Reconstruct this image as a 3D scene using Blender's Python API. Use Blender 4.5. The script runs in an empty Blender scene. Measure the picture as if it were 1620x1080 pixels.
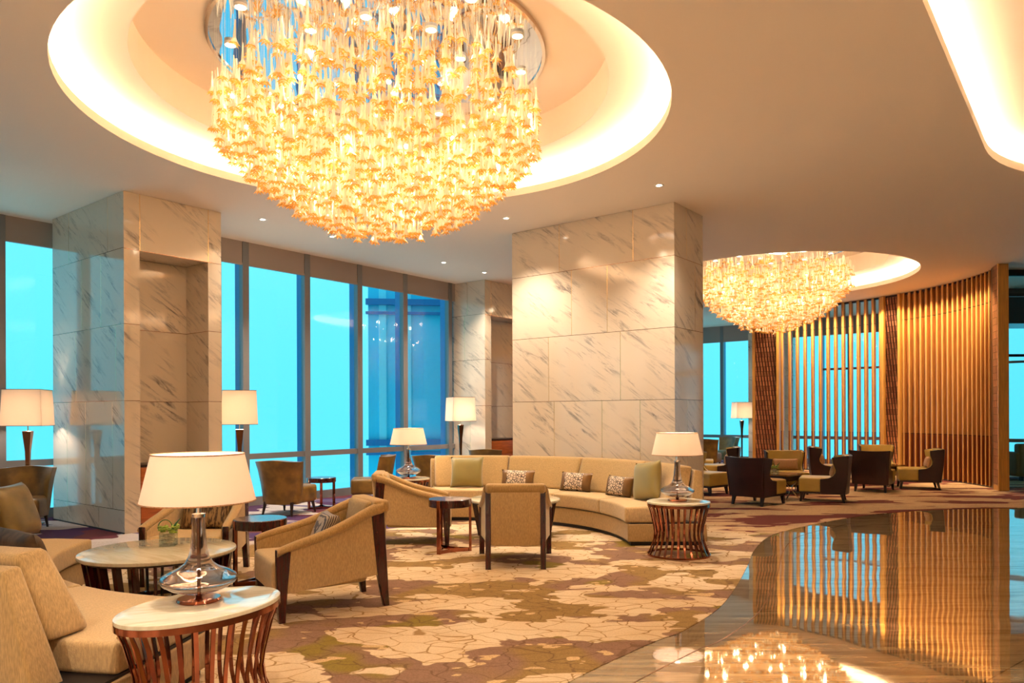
import bpy, bmesh, math, random
from math import sin, cos, pi, radians, sqrt, atan2, hypot
from mathutils import Vector, Matrix
random.seed(7)
S = bpy.context.scene
COL = S.collection
# ------------------------------------------------------------------ camera
EYE, F, CEIL = 1.45, 1178.0, 4.24
cam = bpy.data.cameras.new('camera'); cam.sensor_width = 36; cam.lens = 36*F/1620
cam.shift_y = 116.6/1620; cam.clip_end = 300
co = bpy.data.objects.new('camera', cam); COL.objects.link(co); S.camera = co
a = 0.0039
co.matrix_world = Matrix(((cos(a), sin(a), 0, 0), (0, 0, -1, 0), (-sin(a), cos(a), 0, EYE), (0, 0, 0, 1)))
# ------------------------------------------------------------------ colour / world
S.view_settings.view_transform = 'Standard'; S.view_settings.look = 'None'
S.view_settings.gamma = 1; S.view_settings.use_curve_mapping = False
S.view_settings.exposure = 0.6
S.cycles.transparent_max_bounces = 20
W = bpy.data.worlds.new('sky'); S.world = W; W.use_nodes = True
wn = W.node_tree.nodes; wl = W.node_tree.links
bg = wn['Background']; bg.inputs[1].default_value = 0.95
tc = wn.new('ShaderNodeTexCoord'); sp = wn.new('ShaderNodeSeparateXYZ'); cr = wn.new('ShaderNodeValToRGB')
wl.new(tc.outputs['Generated'], sp.inputs[0]); wl.new(sp.outputs[2], cr.inputs[0]); wl.new(cr.outputs[0], bg.inputs[0])
cr.color_ramp.elements[0].position = 0.0; cr.color_ramp.elements[0].color = (0.10, 0.68, 0.92, 1)
cr.color_ramp.elements[1].position = 0.3; cr.color_ramp.elements[1].color = (0.15, 0.74, 0.97, 1)
e = cr.color_ramp.elements.new(0.9); e.color = (0.05, 0.42, 0.85, 1)

WARM = (1.0, 0.66, 0.36)
def light(name, kind, loc, power, color=WARM, parent=None, **k):
    l = bpy.data.lights.new(name, kind); l.energy = power; l.color = color
    for q, v in k.items(): setattr(l, q, v)
    o = bpy.data.objects.new(name, l); COL.objects.link(o); o.location = loc
    if parent: o.parent = parent
    return o

# ------------------------------------------------------------------ frame of the room
U = Vector((0.6176, 0.7865)); V = Vector((-0.7865, 0.6176)); A = Vector((-4.78, 9.18))
def rp(s, t): p = A + U*s + V*t; return (p.x, p.y)          # room coordinates: s along window wall, t outwards
def hz(px): return 659.8-0.0039*px
def at(px, py, z=0.0):
    d = F*(EYE-z)/(py-hz(px)); return ((px-810)/F*d, d)
def atd(px, d): return ((px-810)/F*d, d)
ANG_U = atan2(U.y, U.x)
Q = Vector((6.2, 24.0))

# ------------------------------------------------------------------ materials
MATS = {}
def newmat(name):
    m = bpy.data.materials.new(name); m.use_nodes = True; MATS[name] = m
    return m, m.node_tree.nodes, m.node_tree.links, m.node_tree.nodes['Principled BSDF']
def N(n, t, **k):
    x = n.new('ShaderNode'+t)
    for q, v in k.items(): setattr(x, q, v)
    return x
def basic(name, col, rough=0.5, metal=0.0, noise=0.0, nscale=20, bump=0.0, bscale=200, stretch=None, spec=None, coat=0, sheen=0):
    m, n, l, b = newmat(name)
    b.inputs['Base Color'].default_value = (*col, 1); b.inputs['Roughness'].default_value = rough
    b.inputs['Metallic'].default_value = metal
    if spec is not None: b.inputs['Specular IOR Level'].default_value = spec
    if coat: b.inputs['Coat Weight'].default_value = coat
    if sheen: b.inputs['Sheen Weight'].default_value = sheen
    t = N(n, 'TexCoord'); mp = N(n, 'Mapping'); l.new(t.outputs['Object'], mp.inputs[0])
    if stretch: mp.inputs['Scale'].default_value = stretch
    if noise:
        x = N(n, 'TexNoise'); x.inputs['Scale'].default_value = nscale; x.inputs['Detail'].default_value = 5
        l.new(mp.outputs[0], x.inputs[0])
        mx = N(n, 'MixRGB'); mx.blend_type = 'MIX'
        mx.inputs[1].default_value = (*[c*(1-noise) for c in col], 1); mx.inputs[2].default_value = (*[min(1, c*(1+noise)) for c in col], 1)
        r = N(n, 'ValToRGB'); r.color_ramp.elements[0].position = .35; r.color_ramp.elements[1].position = .65
        l.new(x.outputs[0], r.inputs[0]); l.new(r.outputs[0], mx.inputs[0]); l.new(mx.outputs[0], b.inputs['Base Color'])
    if bump:
        x = N(n, 'TexNoise'); x.inputs['Scale'].default_value = bscale; l.new(mp.outputs[0], x.inputs[0])
        bp = N(n, 'Bump'); bp.inputs['Strength'].default_value = bump; bp.inputs['Distance'].default_value = .01
        l.new(x.outputs[0], bp.inputs['Height']); l.new(bp.outputs[0], b.inputs['Normal'])
    return m
def emis(name, col, s):
    m, n, l, b = newmat(name)
    b.inputs['Base Color'].default_value = (*col, 1); b.inputs['Emission Color'].default_value = (*col, 1); b.inputs['Emission Strength'].default_value = s
    return m
basic('plaster', (.88, .75, .61), .75, spec=.25)
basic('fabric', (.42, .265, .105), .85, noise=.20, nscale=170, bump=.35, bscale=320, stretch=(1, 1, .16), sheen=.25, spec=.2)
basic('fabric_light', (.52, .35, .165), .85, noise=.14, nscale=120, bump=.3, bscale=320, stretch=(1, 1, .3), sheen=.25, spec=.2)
basic('piping', (.42, .27, .11), .8)
basic('wine_wood', (.045, .006, .005), .22, noise=.3, nscale=8, stretch=(6, 6, .5), coat=.3)
basic('dark_wood', (.022, .006, .005), .3, noise=.3, nscale=8)
basic('black', (.008, .005, .005), .5)
basic('olive_leather', (.19, .10, .018), .32, noise=.35, nscale=6, bump=.12, bscale=60)
basic('teal_leather', (.20, .20, .10), .35, noise=.3, nscale=6)
basic('mustard', (.47, .31, .065), .36, noise=.08, nscale=5, bump=.06, bscale=60)
basic('wine_leather', (.02, .003, .003), .34, noise=.3, nscale=5)
basic('copper', (.34, .12, .075), .12, 1.0, noise=.25, nscale=7)
basic('chrome', (.75, .62, .52), .08, 1.0)
basic('bronze', (.26, .12, .06), .2, 1.0)
basic('olive_silk', (.24, .18, .04), .4, noise=.08, nscale=4, sheen=.3)
basic('brown_silk', (.16, .075, .02), .3, noise=.3, nscale=6)
basic('bronze_silk', (.17, .115, .03), .36, noise=.25, nscale=6)
basic('dark_silk', (.07, .04, .018), .75, noise=.5, nscale=14)
basic('tan_cloth', (.42, .22, .10), .7, noise=.3, nscale=140)
basic('steel_frame', (.20, .19, .19), .4, .3)
basic('fin_metal', (.02, .20, .42), .35, .0)
basic('blind', (.34, .27, .23), .8)
basic('orange_wood', (.40, .10, .02), .3, noise=.2, nscale=4, stretch=(1, 1, 8))
basic('gold_wood', (.62, .30, .06), .35, noise=.12, nscale=5, stretch=(8, 8, .6))
basic('gold_edge', (.66, .35, .09), .3)
basic('brass', (.85, .55, .18), .22, 1.0)
basic('leaf', (.32, .42, .05), .5, noise=.3, nscale=40)
basic('leaf_dark', (.04, .16, .03), .4)
basic('pebble', (.78, .62, .4), .5, noise=.3, nscale=60)
basic('mug', (.75, .65, .5), .4)
basic('wing_glass', (.02, .70, .88), .3)
basic('wing_pale', (.3, .9, .95), .3)
basic('white_metal', (.75, .7, .62), .4)
basic('sofa_olive', (.16, .12, .03), .6)
emis('led', (1.0, .84, .62), 30.0)
emis('bulb', (1.0, .86, .62), 6.0)
emis('spot_face', (1.0, .93, .8), 18.0)

def m_fin():
    m, n, l, b = newmat('fin_wood')
    t = N(n, 'TexCoord'); sp = N(n, 'SeparateXYZ'); l.new(t.outputs['Object'], sp.inputs[0])
    mp = N(n, 'Mapping'); mp.inputs['Scale'].default_value = (9, 9, .5); l.new(t.outputs['Object'], mp.inputs[0])
    x = N(n, 'TexNoise'); x.inputs['Scale'].default_value = 5; x.inputs['Detail'].default_value = 5; l.new(mp.outputs[0], x.inputs[0])
    r = N(n, 'ValToRGB'); r.color_ramp.elements[0].color = (.34, .115, .028, 1); r.color_ramp.elements[1].color = (.56, .235, .06, 1)
    r.color_ramp.elements[0].position = .3; r.color_ramp.elements[1].position = .7
    l.new(x.outputs[0], r.inputs[0])
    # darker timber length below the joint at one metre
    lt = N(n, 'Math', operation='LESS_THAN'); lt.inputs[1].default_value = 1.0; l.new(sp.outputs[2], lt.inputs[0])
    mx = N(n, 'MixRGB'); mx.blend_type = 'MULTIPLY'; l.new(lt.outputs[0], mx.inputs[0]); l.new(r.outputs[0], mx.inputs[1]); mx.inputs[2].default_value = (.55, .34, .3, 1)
    # fine joints where the lengths of timber meet
    prev = mx
    for zj in (1.0, 3.62):
        cpr = N(n, 'Math', operation='COMPARE'); cpr.inputs[1].default_value = zj; cpr.inputs[2].default_value = .007; l.new(sp.outputs[2], cpr.inputs[0])
        m2 = N(n, 'MixRGB'); l.new(cpr.outputs[0], m2.inputs[0]); l.new(prev.outputs[0], m2.inputs[1]); m2.inputs[2].default_value = (.06, .02, .01, 1); prev = m2
    l.new(prev.outputs[0], b.inputs['Base Color']); b.inputs['Roughness'].default_value = .3
m_fin()
def m_weave():
    m, n, l, b = newmat('weave')
    t = N(n, 'TexCoord'); mp = N(n, 'Mapping'); mp.inputs['Scale'].default_value = (1, 1, 1); l.new(t.outputs['UV'], mp.inputs[0])
    br = N(n, 'TexBrick'); br.inputs['Scale'].default_value = 1; br.inputs['Brick Width'].default_value = .075; br.inputs['Row Height'].default_value = .13
    br.inputs['Mortar Size'].default_value = .006; br.inputs['Mortar Smooth'].default_value = .6; br.offset = .5
    br.inputs['Color1'].default_value = (.85, .38, .19, 1); br.inputs['Color2'].default_value = (.5, .18, .10, 1); br.inputs['Mortar'].default_value = (.03, .008, .006, 1)
    l.new(mp.outputs[0], br.inputs[0])
    wc = N(n, 'TexWave'); wc.bands_direction = 'X'; wc.inputs['Scale'].default_value = 4.19; wc.inputs['Distortion'].default_value = 0
    sk = N(n, 'Mapping'); sk.vector_type = 'POINT'; l.new(mp.outputs[0], sk.inputs[0]); sk.inputs['Rotation'].default_value = (0, 0, .12); l.new(sk.outputs[0], wc.inputs[0])
    mw = N(n, 'MixRGB'); mw.blend_type = 'MIX'; l.new(wc.outputs[1], mw.inputs[0]); mw.inputs[1].default_value = (.05, .014, .012, 1); l.new(br.outputs[0], mw.inputs[2]); l.new(mw.outputs[0], b.inputs['Base Color'])
    wv = N(n, 'TexWave'); wv.wave_type = 'BANDS'; wv.bands_direction = 'DIAGONAL'; wv.wave_profile = 'SAW'; wv.inputs['Scale'].default_value = 6; wv.inputs['Distortion'].default_value = .6
    l.new(mp.outputs[0], wv.inputs[0])
    bp = N(n, 'Bump'); bp.inputs['Strength'].default_value = 1; bp.inputs['Distance'].default_value = .05
    ad = N(n, 'Math', operation='ADD'); l.new(wv.outputs[0], ad.inputs[0]); l.new(br.outputs[1], ad.inputs[1])
    l.new(ad.outputs[0], bp.inputs['Height']); l.new(bp.outputs[0], b.inputs['Normal'])
    b.inputs['Metallic'].default_value = .35; b.inputs['Roughness'].default_value = .32
m_weave()
def m_marble(name, base, vein, rough=.09, rot=(.3, .9, .5), amount=1.0):
    m, n, l, b = newmat(name)
    t = N(n, 'TexCoord'); at_ = N(n, 'Attribute'); at_.attribute_name = 'tile'
    ad = N(n, 'VectorMath', operation='MULTIPLY_ADD'); l.new(at_.outputs['Color'], ad.inputs[0]); ad.inputs[1].default_value = (17, 17, 17); l.new(t.outputs['Object'], ad.inputs[2])
    # streaks run diagonally: squeeze the pattern across one oblique direction
    nv = Vector(((U.x-V.x)*.50, (U.y-V.y)*.50, .72)).normalized() if name == 'marble' else Vector((.6, .8, 0))
    def squeeze(k):
        dt = N(n, 'VectorMath', operation='DOT_PRODUCT'); l.new(ad.outputs[0], dt.inputs[0]); dt.inputs[1].default_value = nv
        ms = N(n, 'Math', operation='MULTIPLY'); l.new(dt.outputs['Value'], ms.inputs[0]); ms.inputs[1].default_value = k
        sc = N(n, 'VectorMath', operation='SCALE'); sc.inputs[0].default_value = nv; l.new(ms.outputs[0], sc.inputs['Scale'])
        a_ = N(n, 'VectorMath', operation='ADD'); l.new(sc.outputs[0], a_.inputs[0]); l.new(ad.outputs[0], a_.inputs[1]); return a_
    mp = squeeze(6.5)
    x = N(n, 'TexNoise'); x.inputs['Scale'].default_value = 1.9; x.inputs['Detail'].default_value = 10; x.inputs['Roughness'].default_value = .72; x.inputs['Distortion'].default_value = .6
    l.new(mp.outputs[0], x.inputs[0])
    r = N(n, 'ValToRGB'); r.color_ramp.elements[0].position = .34 if name == 'marble' else .42; r.color_ramp.elements[0].color = (1, 1, 1, 1); r.color_ramp.elements[1].position = .5 if name == 'marble' else .56; r.color_ramp.elements[1].color = (0, 0, 0, 1)
    l.new(x.outputs[0], r.inputs[0])
    mp2 = squeeze(1.2)
    x2 = N(n, 'TexNoise'); x2.inputs['Scale'].default_value = 1.5; x2.inputs['Detail'].default_value = 3; l.new(mp2.outputs[0], x2.inputs[0])
    r2 = N(n, 'ValToRGB'); r2.color_ramp.elements[0].position = .42 if name == 'marble' else .3; r2.color_ramp.elements[1].position = .66 if name == 'marble' else .5
    l.new(x2.outputs[0], r2.inputs[0])
    mu = N(n, 'Math', operation='MULTIPLY'); l.new(r.outputs[0], mu.inputs[0]); l.new(r2.outputs[0], mu.inputs[1])
    m3 = N(n, 'Math', operation='MULTIPLY'); m3.inputs[1].default_value = amount; l.new(mu.outputs[0], m3.inputs[0])
    # soft clouding of the slab
    x3 = N(n, 'TexNoise'); x3.inputs['Scale'].default_value = 1.1; l.new(ad.outputs[0], x3.inputs[0])
    cl = N(n, 'MixRGB'); cl.inputs[1].default_value = (*base, 1); cl.inputs[2].default_value = (*[c*.84 for c in base], 1); l.new(x3.outputs[0], cl.inputs[0])
    mx = N(n, 'MixRGB'); l.new(m3.outputs[0], mx.inputs[0]); l.new(cl.outputs[0], mx.inputs[1]); mx.inputs[2].default_value = (*vein, 1)
    l.new(mx.outputs[0], b.inputs['Base Color']); b.inputs['Roughness'].default_value = rough
m_marble('marble', (.72, .60, .46), (.13, .115, .12), .07, (.5, .75, .2))
m_marble('table_marble', (.74, .68, .52), (.46, .37, .22), .05, (.2, .2, .3), .55)
def m_floor():
    m, n, l, b = newmat('floor_marble')
    t = N(n, 'TexCoord'); mp = N(n, 'Mapping'); mp.inputs['Rotation'].default_value = (0, 0, radians(22)); mp.inputs['Scale'].default_value = (.8, 7.5, 1)
    l.new(t.outputs['Object'], mp.inputs[0])
    x = N(n, 'TexNoise'); x.inputs['Scale'].default_value = 1.7; x.inputs['Detail'].default_value = 9; x.inputs['Roughness'].default_value = .7; x.inputs['Distortion'].default_value = .4
    l.new(mp.outputs[0], x.inputs[0])
    r = N(n, 'ValToRGB'); els = r.color_ramp.elements
    els[0].position = .33; els[0].color = (.09, .055, .024, 1); els[1].position = .68; els[1].color = (.42, .29, .14, 1)
    q = els.new(.48); q.color = (.24, .15, .065, 1)
    l.new(x.outputs[0], r.inputs[0])
    br = N(n, 'TexBrick'); br.inputs['Scale'].default_value = 1; br.inputs['Brick Width'].default_value = 2.4; br.inputs['Row Height'].default_value = 1.6; br.inputs['Mortar Size'].default_value = .004
    br.inputs['Color1'].default_value = (1, 1, 1, 1); br.inputs['Color2'].default_value = (.85, .85, .85, 1); br.inputs['Mortar'].default_value = (.3, .25, .2, 1)
    mpb = N(n, 'Mapping'); mpb.inputs['Rotation'].default_value = (0, 0, radians(-38)); l.new(t.outputs['Object'], mpb.inputs[0]); l.new(mpb.outputs[0], br.inputs[0])
    mx = N(n, 'MixRGB'); mx.blend_type = 'MULTIPLY'; mx.inputs[0].default_value = 1; l.new(r.outputs[0], mx.inputs[1]); l.new(br.outputs[0], mx.inputs[2])
    l.new(mx.outputs[0], b.inputs['Base Color']); b.inputs['Roughness'].default_value = .03; b.inputs['IOR'].default_value = 2.8; b.inputs['Coat Weight'].default_value = .4; b.inputs['Coat Roughness'].default_value = .02
    rs = N(n, 'ValToRGB'); rs.color_ramp.elements[0].position = .36; rs.color_ramp.elements[0].color = (.42, .30, .19, 1); rs.color_ramp.elements[1].position = .56; rs.color_ramp.elements[1].color = (1, .93, .80, 1); l.new(x.outputs[0], rs.inputs[0]); l.new(rs.outputs[0], b.inputs['Specular Tint'])
    bn = N(n, 'TexNoise'); bn.inputs['Scale'].default_value = 1.4; bn.inputs['Detail'].default_value = 1; l.new(t.outputs['Object'], bn.inputs[0])
    bp = N(n, 'Bump'); bp.inputs['Strength'].default_value = .2; bp.inputs['Distance'].default_value = .012; l.new(bn.outputs[0], bp.inputs['Height']); l.new(bp.outputs[0], b.inputs['Normal']); l.new(bp.outputs[0], b.inputs['Coat Normal'])
m_floor()
def m_carpet():
    m, n, l, b = newmat('carpet')
    t = N(n, 'TexCoord'); sp = N(n, 'SeparateXYZ'); l.new(t.outputs['Object'], sp.inputs[0])
    def warp(scale, amt, src):
        x = N(n, 'TexNoise'); x.inputs['Scale'].default_value = scale; x.inputs['Detail'].default_value = 2; l.new(src, x.inputs[0])
        s = N(n, 'VectorMath', operation='MULTIPLY_ADD'); l.new(x.outputs['Color'], s.inputs[0]); s.inputs[1].default_value = (amt, amt, 0); l.new(src, s.inputs[2])
        return s.outputs[0]
    def mapping(rot, sc, src):
        mp = N(n, 'Mapping'); mp.inputs['Rotation'].default_value = (0, 0, radians(rot)); mp.inputs['Scale'].default_value = sc; l.new(src, mp.inputs[0]); return mp.outputs[0]
    def noise(scale, det, rou, src):
        x = N(n, 'TexNoise'); x.inputs['Scale'].default_value = scale; x.inputs['Detail'].default_value = det; x.inputs['Roughness'].default_value = rou; l.new(src, x.inputs[0]); return x.outputs[0]
    def ramp(a0, a1, src, inv=False):
        r = N(n, 'MapRange'); r.inputs[1].default_value = a0; r.inputs[2].default_value = a1
        if inv: r.inputs[3].default_value = 1; r.inputs[4].default_value = 0
        l.new(src, r.inputs[0]); return r.outputs[0]
    def mix(f, c1, c2):
        x = N(n, 'MixRGB')
        if hasattr(f, 'links'): l.new(f, x.inputs[0])
        else: x.inputs[0].default_value = f
        for i, c in ((1, c1), (2, c2)):
            if isinstance(c, tuple): x.inputs[i].default_value = (*c, 1)
            else: l.new(c, x.inputs[i])
        return x.outputs[0]
    def op(o, p, q):
        x = N(n, 'Math', operation=o)
        for i, c in ((0, p), (1, q)):
            if isinstance(c, (int, float)): x.inputs[i].default_value = c
            else: l.new(c, x.inputs[i])
        return x.outputs[0]
    O = t.outputs['Object']
    wp = warp(2.2, .42, warp(.8, .6, mapping(-20, (.8, 1.35, 1), O)))
    patch = ramp(.497, .503, noise(1.25, 3, .5, wp))          # 1 = dark ground, 0 = pale leaves
    # crackle lines
    vo = N(n, 'TexVoronoi'); vo.feature = 'DISTANCE_TO_EDGE'; vo.inputs['Scale'].default_value = 5.8; l.new(warp(3, .25, mapping(20, (.8, 1.25, 1), O)), vo.inputs[0])
    crack = ramp(.015, .030, vo.outputs[0], True)
    vo2 = N(n, 'TexVoronoi'); vo2.feature = 'F1'; vo2.inputs['Scale'].default_value = 3.6; l.new(warp(4, .15, O), vo2.inputs[0])
    dots = ramp(.64, .65, noise(5.5, 2, .5, warp(4, .1, mapping(-20, (.7, 1.3, 1), O))))
    speck = noise(95, 2, .7, O)
    zone = noise(.8, 2, .5, mapping(15, (1, 1, 1), O))
    # ground colours of the front part
    g1 = mix(ramp(.46, .50, zone), (.29, .175, .06), (.26, .145, .095))
    g1 = mix(ramp(.57, .60, zone), g1, (.25, .175, .035))
    pale = mix(ramp(.35, .65, noise(1.3, 2, .5, O)), (.60, .43, .26), (.67, .52, .35))
    paleC = mix(op('MULTIPLY', crack, .9), pale, (.30, .17, .06))
    grC = mix(op('MULTIPLY', crack, .55), g1, (.12, .06, .03))
    front = mix(patch, paleC, grC)
    front = mix(op('MULTIPLY', dots, patch), front, (.60, .40, .20))
    # deep wine patches (back right) and purple patches (beside the windows)
    wpp = warp(1.8, .7, mapping(-4, (.34, 1.1, 1), O))
    wine = ramp(.515, .522, noise(1.5, 3.5, .55, wpp))
    back = mix(wine, mix(op('MULTIPLY', crack, .35), (.56, .36, .19), (.30, .17, .08)), (.16, .035, .03))
    wine2 = ramp(.475, .482, noise(1.2, 3, .5, warp(1.8, .7, mapping(10, (.6, 1.0, 1), O))))
    win = mix(wine2, (.50, .42, .38), mix(ramp(.5, .52, zone), (.065, .025, .075), (.13, .03, .04)))
    win = mix(op('MULTIPLY', ramp(.56, .57, noise(1.5, 3, .5, wpp)), .9), win, (.05, .03, .12))
    # which part of the room: distance toward the windows and toward the back
    tv = op('ADD', op('MULTIPLY', sp.outputs[0], V.x), op('MULTIPLY', sp.outputs[1], V.y))   # outward
    t0 = A.x*V.x + A.y*V.y
    jig = op('MULTIPLY', op('SUBTRACT', noise(1.0, 2, .5, O), .5), 2.5)
    nearwin = ramp(t0-2.2, t0-1.9, op('ADD', tv, jig))
    sv = op('ADD', op('MULTIPLY', sp.outputs[0], U.x), op('MULTIPLY', sp.outputs[1], U.y))
    far = ramp(8.8, 9.3, op('ADD', sv, jig))
    c = mix(far, front, back); c = mix(nearwin, c, win)
    mix_k = op('ADD', .25, op('MULTIPLY', patch, .4))
    c = mix(op('MULTIPLY', ramp(.44, .58, speck), mix_k), c, mix(.5, c, (.12, .07, .03)))
    l.new(c, b.inputs['Base Color']); b.inputs['Roughness'].default_value = .95; b.inputs['Specular IOR Level'].default_value = .1
    bp = N(n, 'Bump'); bp.inputs['Strength'].default_value = .4; bp.inputs['Distance'].default_value = .004; l.new(speck, bp.inputs['Height']); l.new(bp.outputs[0], b.inputs['Normal'])
m_carpet()
def m_pane():
    m, n, l, b = newmat('pane')
    o = n['Material Output']; tr = N(n, 'BsdfTransparent'); tr.inputs[0].default_value = (.93, .97, .98, 1)
    g = N(n, 'BsdfGlossy'); g.inputs['Roughness'].default_value = 0
    fr = N(n, 'Fresnel'); fr.inputs[0].default_value = 1.5
    mx = N(n, 'MixShader'); l.new(fr.outputs[0], mx.inputs[0]); l.new(tr.outputs[0], mx.inputs[1]); l.new(g.outputs[0], mx.inputs[2]); l.new(mx.outputs[0], o.inputs[0])
m_pane()
def m_glass():
    m, n, l, b = newmat('lamp_glass')
    b.inputs['Base Color'].default_value = (.50, .45, .46, 1); b.inputs['Transmission Weight'].default_value = 1; b.inputs['Roughness'].default_value = 0; b.inputs['IOR'].default_value = 1.47
    m, n, l, b = newmat('clear_glass')
    o = n['Material Output']; tr = N(n, 'BsdfTransparent'); tr.inputs[0].default_value = (.9, .95, .95, 1); g = N(n, 'BsdfGlossy'); g.inputs['Roughness'].default_value = .02
    mx = N(n, 'MixShader'); mx.inputs[0].default_value = .15; l.new(tr.outputs[0], mx.inputs[1]); l.new(g.outputs[0], mx.inputs[2]); l.new(mx.outputs[0], o.inputs[0])
m_glass()
def m_blown(name, col, tint, f_tr, f_tl):
    # blown glass: lets light through with a tint, scatters some, shines
    m, n, l, b = newmat(name)
    o = n['Material Output']; tr = N(n, 'BsdfTransparent'); tr.inputs[0].default_value = (*tint, 1)
    tl = N(n, 'BsdfTranslucent'); tl.inputs[0].default_value = (*col, 1); df = N(n, 'BsdfDiffuse'); df.inputs[0].default_value = (*col, 1)
    g = N(n, 'BsdfGlossy'); g.inputs['Roughness'].default_value = .12; g.inputs[0].default_value = (1, .9, .75, 1)
    a1 = N(n, 'MixShader'); a1.inputs[0].default_value = .5; l.new(tl.outputs[0], a1.inputs[1]); l.new(df.outputs[0], a1.inputs[2])
    a2 = N(n, 'MixShader'); a2.inputs[0].default_value = f_tr; l.new(a1.outputs[0], a2.inputs[1]); l.new(tr.outputs[0], a2.inputs[2])
    a3 = N(n, 'MixShader'); a3.inputs[0].default_value = .12; l.new(a2.outputs[0], a3.inputs[1]); l.new(g.outputs[0], a3.inputs[2]); l.new(a3.outputs[0], o.inputs[0])
m_blown('amber_glass', (.82, .56, .20), (1, .90, .62), .48, .5)
m_blown('amber_rim', (.78, .38, .07), (1, .76, .36), .32, .5)
m_blown('stem_glass', (.84, .76, .62), (1, .98, .93), .42, .5)
def m_shade():
    m, n, l, b = newmat('shade')
    o = n['Material Output']; tl = N(n, 'BsdfTranslucent'); tl.inputs[0].default_value = (.84, .72, .60, 1); df = N(n, 'BsdfDiffuse'); df.inputs[0].default_value = (.84, .76, .67, 1)
    mx = N(n, 'MixShader'); mx.inputs[0].default_value = .55; l.new(tl.outputs[0], mx.inputs[1]); l.new(df.outputs[0], mx.inputs[2]); l.new(mx.outputs[0], o.inputs[0])
m_shade()
def m_mirror():
    m, n, l, b = newmat('mirror')
    b.inputs['Base Color'].default_value = (.56, .62, .72, 1); b.inputs['Metallic'].default_value = 1; b.inputs['Roughness'].default_value = .02
    t = N(n, 'TexCoord'); x = N(n, 'TexNoise'); x.inputs['Scale'].default_value = 1.6; x.inputs['Detail'].default_value = 1; l.new(t.outputs['Object'], x.inputs[0])
    bp = N(n, 'Bump'); bp.inputs['Strength'].default_value = .25; bp.inputs['Distance'].default_value = .05; l.new(x.outputs[0], bp.inputs['Height']); l.new(bp.outputs[0], b.inputs['Normal'])
m_mirror()
def m_script():
    # dark strokes scribbled over cream cloth, and a striped brown brocade
    m, n, l, b = newmat('scribble')
    t = N(n, 'TexCoord'); vo = N(n, 'TexVoronoi'); vo.feature = 'DISTANCE_TO_EDGE'; vo.inputs['Scale'].default_value = 26; l.new(t.outputs['Object'], vo.inputs[0])
    r = N(n, 'ValToRGB'); r.color_ramp.elements[0].position = .06; r.color_ramp.elements[0].color = (.03, .012, .01, 1); r.color_ramp.elements[1].position = .1; r.color_ramp.elements[1].color = (.62, .47, .33, 1)
    l.new(vo.outputs[0], r.inputs[0]); l.new(r.outputs[0], b.inputs['Base Color']); b.inputs['Roughness'].default_value = .6
    m, n, l, b = newmat('brocade')
    t = N(n, 'TexCoord'); mp = N(n, 'Mapping'); mp.inputs['Scale'].default_value = (1, 5, 1); l.new(t.outputs['Object'], mp.inputs[0])
    mp.inputs['Scale'].default_value = (14, 14, 3)
    x = N(n, 'TexNoise'); x.inputs['Scale'].default_value = 4; x.inputs['Detail'].default_value = 3; l.new(mp.outputs[0], x.inputs[0])
    r = N(n, 'ValToRGB'); r.color_ramp.elements[0].position = .45; r.color_ramp.elements[0].color = (.05, .022, .01, 1); r.color_ramp.elements[1].position = .56; r.color_ramp.elements[1].color = (.30, .18, .07, 1)
    l.new(x.outputs[0], r.inputs[0]); l.new(r.outputs[0], b.inputs['Base Color']); b.inputs['Roughness'].default_value = .45
    m, n, l, b = newmat('stripe')
    t = N(n, 'TexCoord'); wv = N(n, 'TexWave'); wv.inputs['Scale'].default_value = 26; wv.inputs['Distortion'].default_value = 4; wv.inputs['Detail Scale'].default_value = .6; l.new(t.outputs['Object'], wv.inputs[0])
    r = N(n, 'ValToRGB'); r.color_ramp.elements[0].position = .35; r.color_ramp.elements[0].color = (.07, .04, .03, 1); r.color_ramp.elements[1].position = .6; r.color_ramp.elements[1].color = (.45, .33, .22, 1)
    l.new(wv.outputs[0], r.inputs[0]); l.new(r.outputs[0], b.inputs['Base Color']); b.inputs['Roughness'].default_value = .5
m_script()

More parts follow.
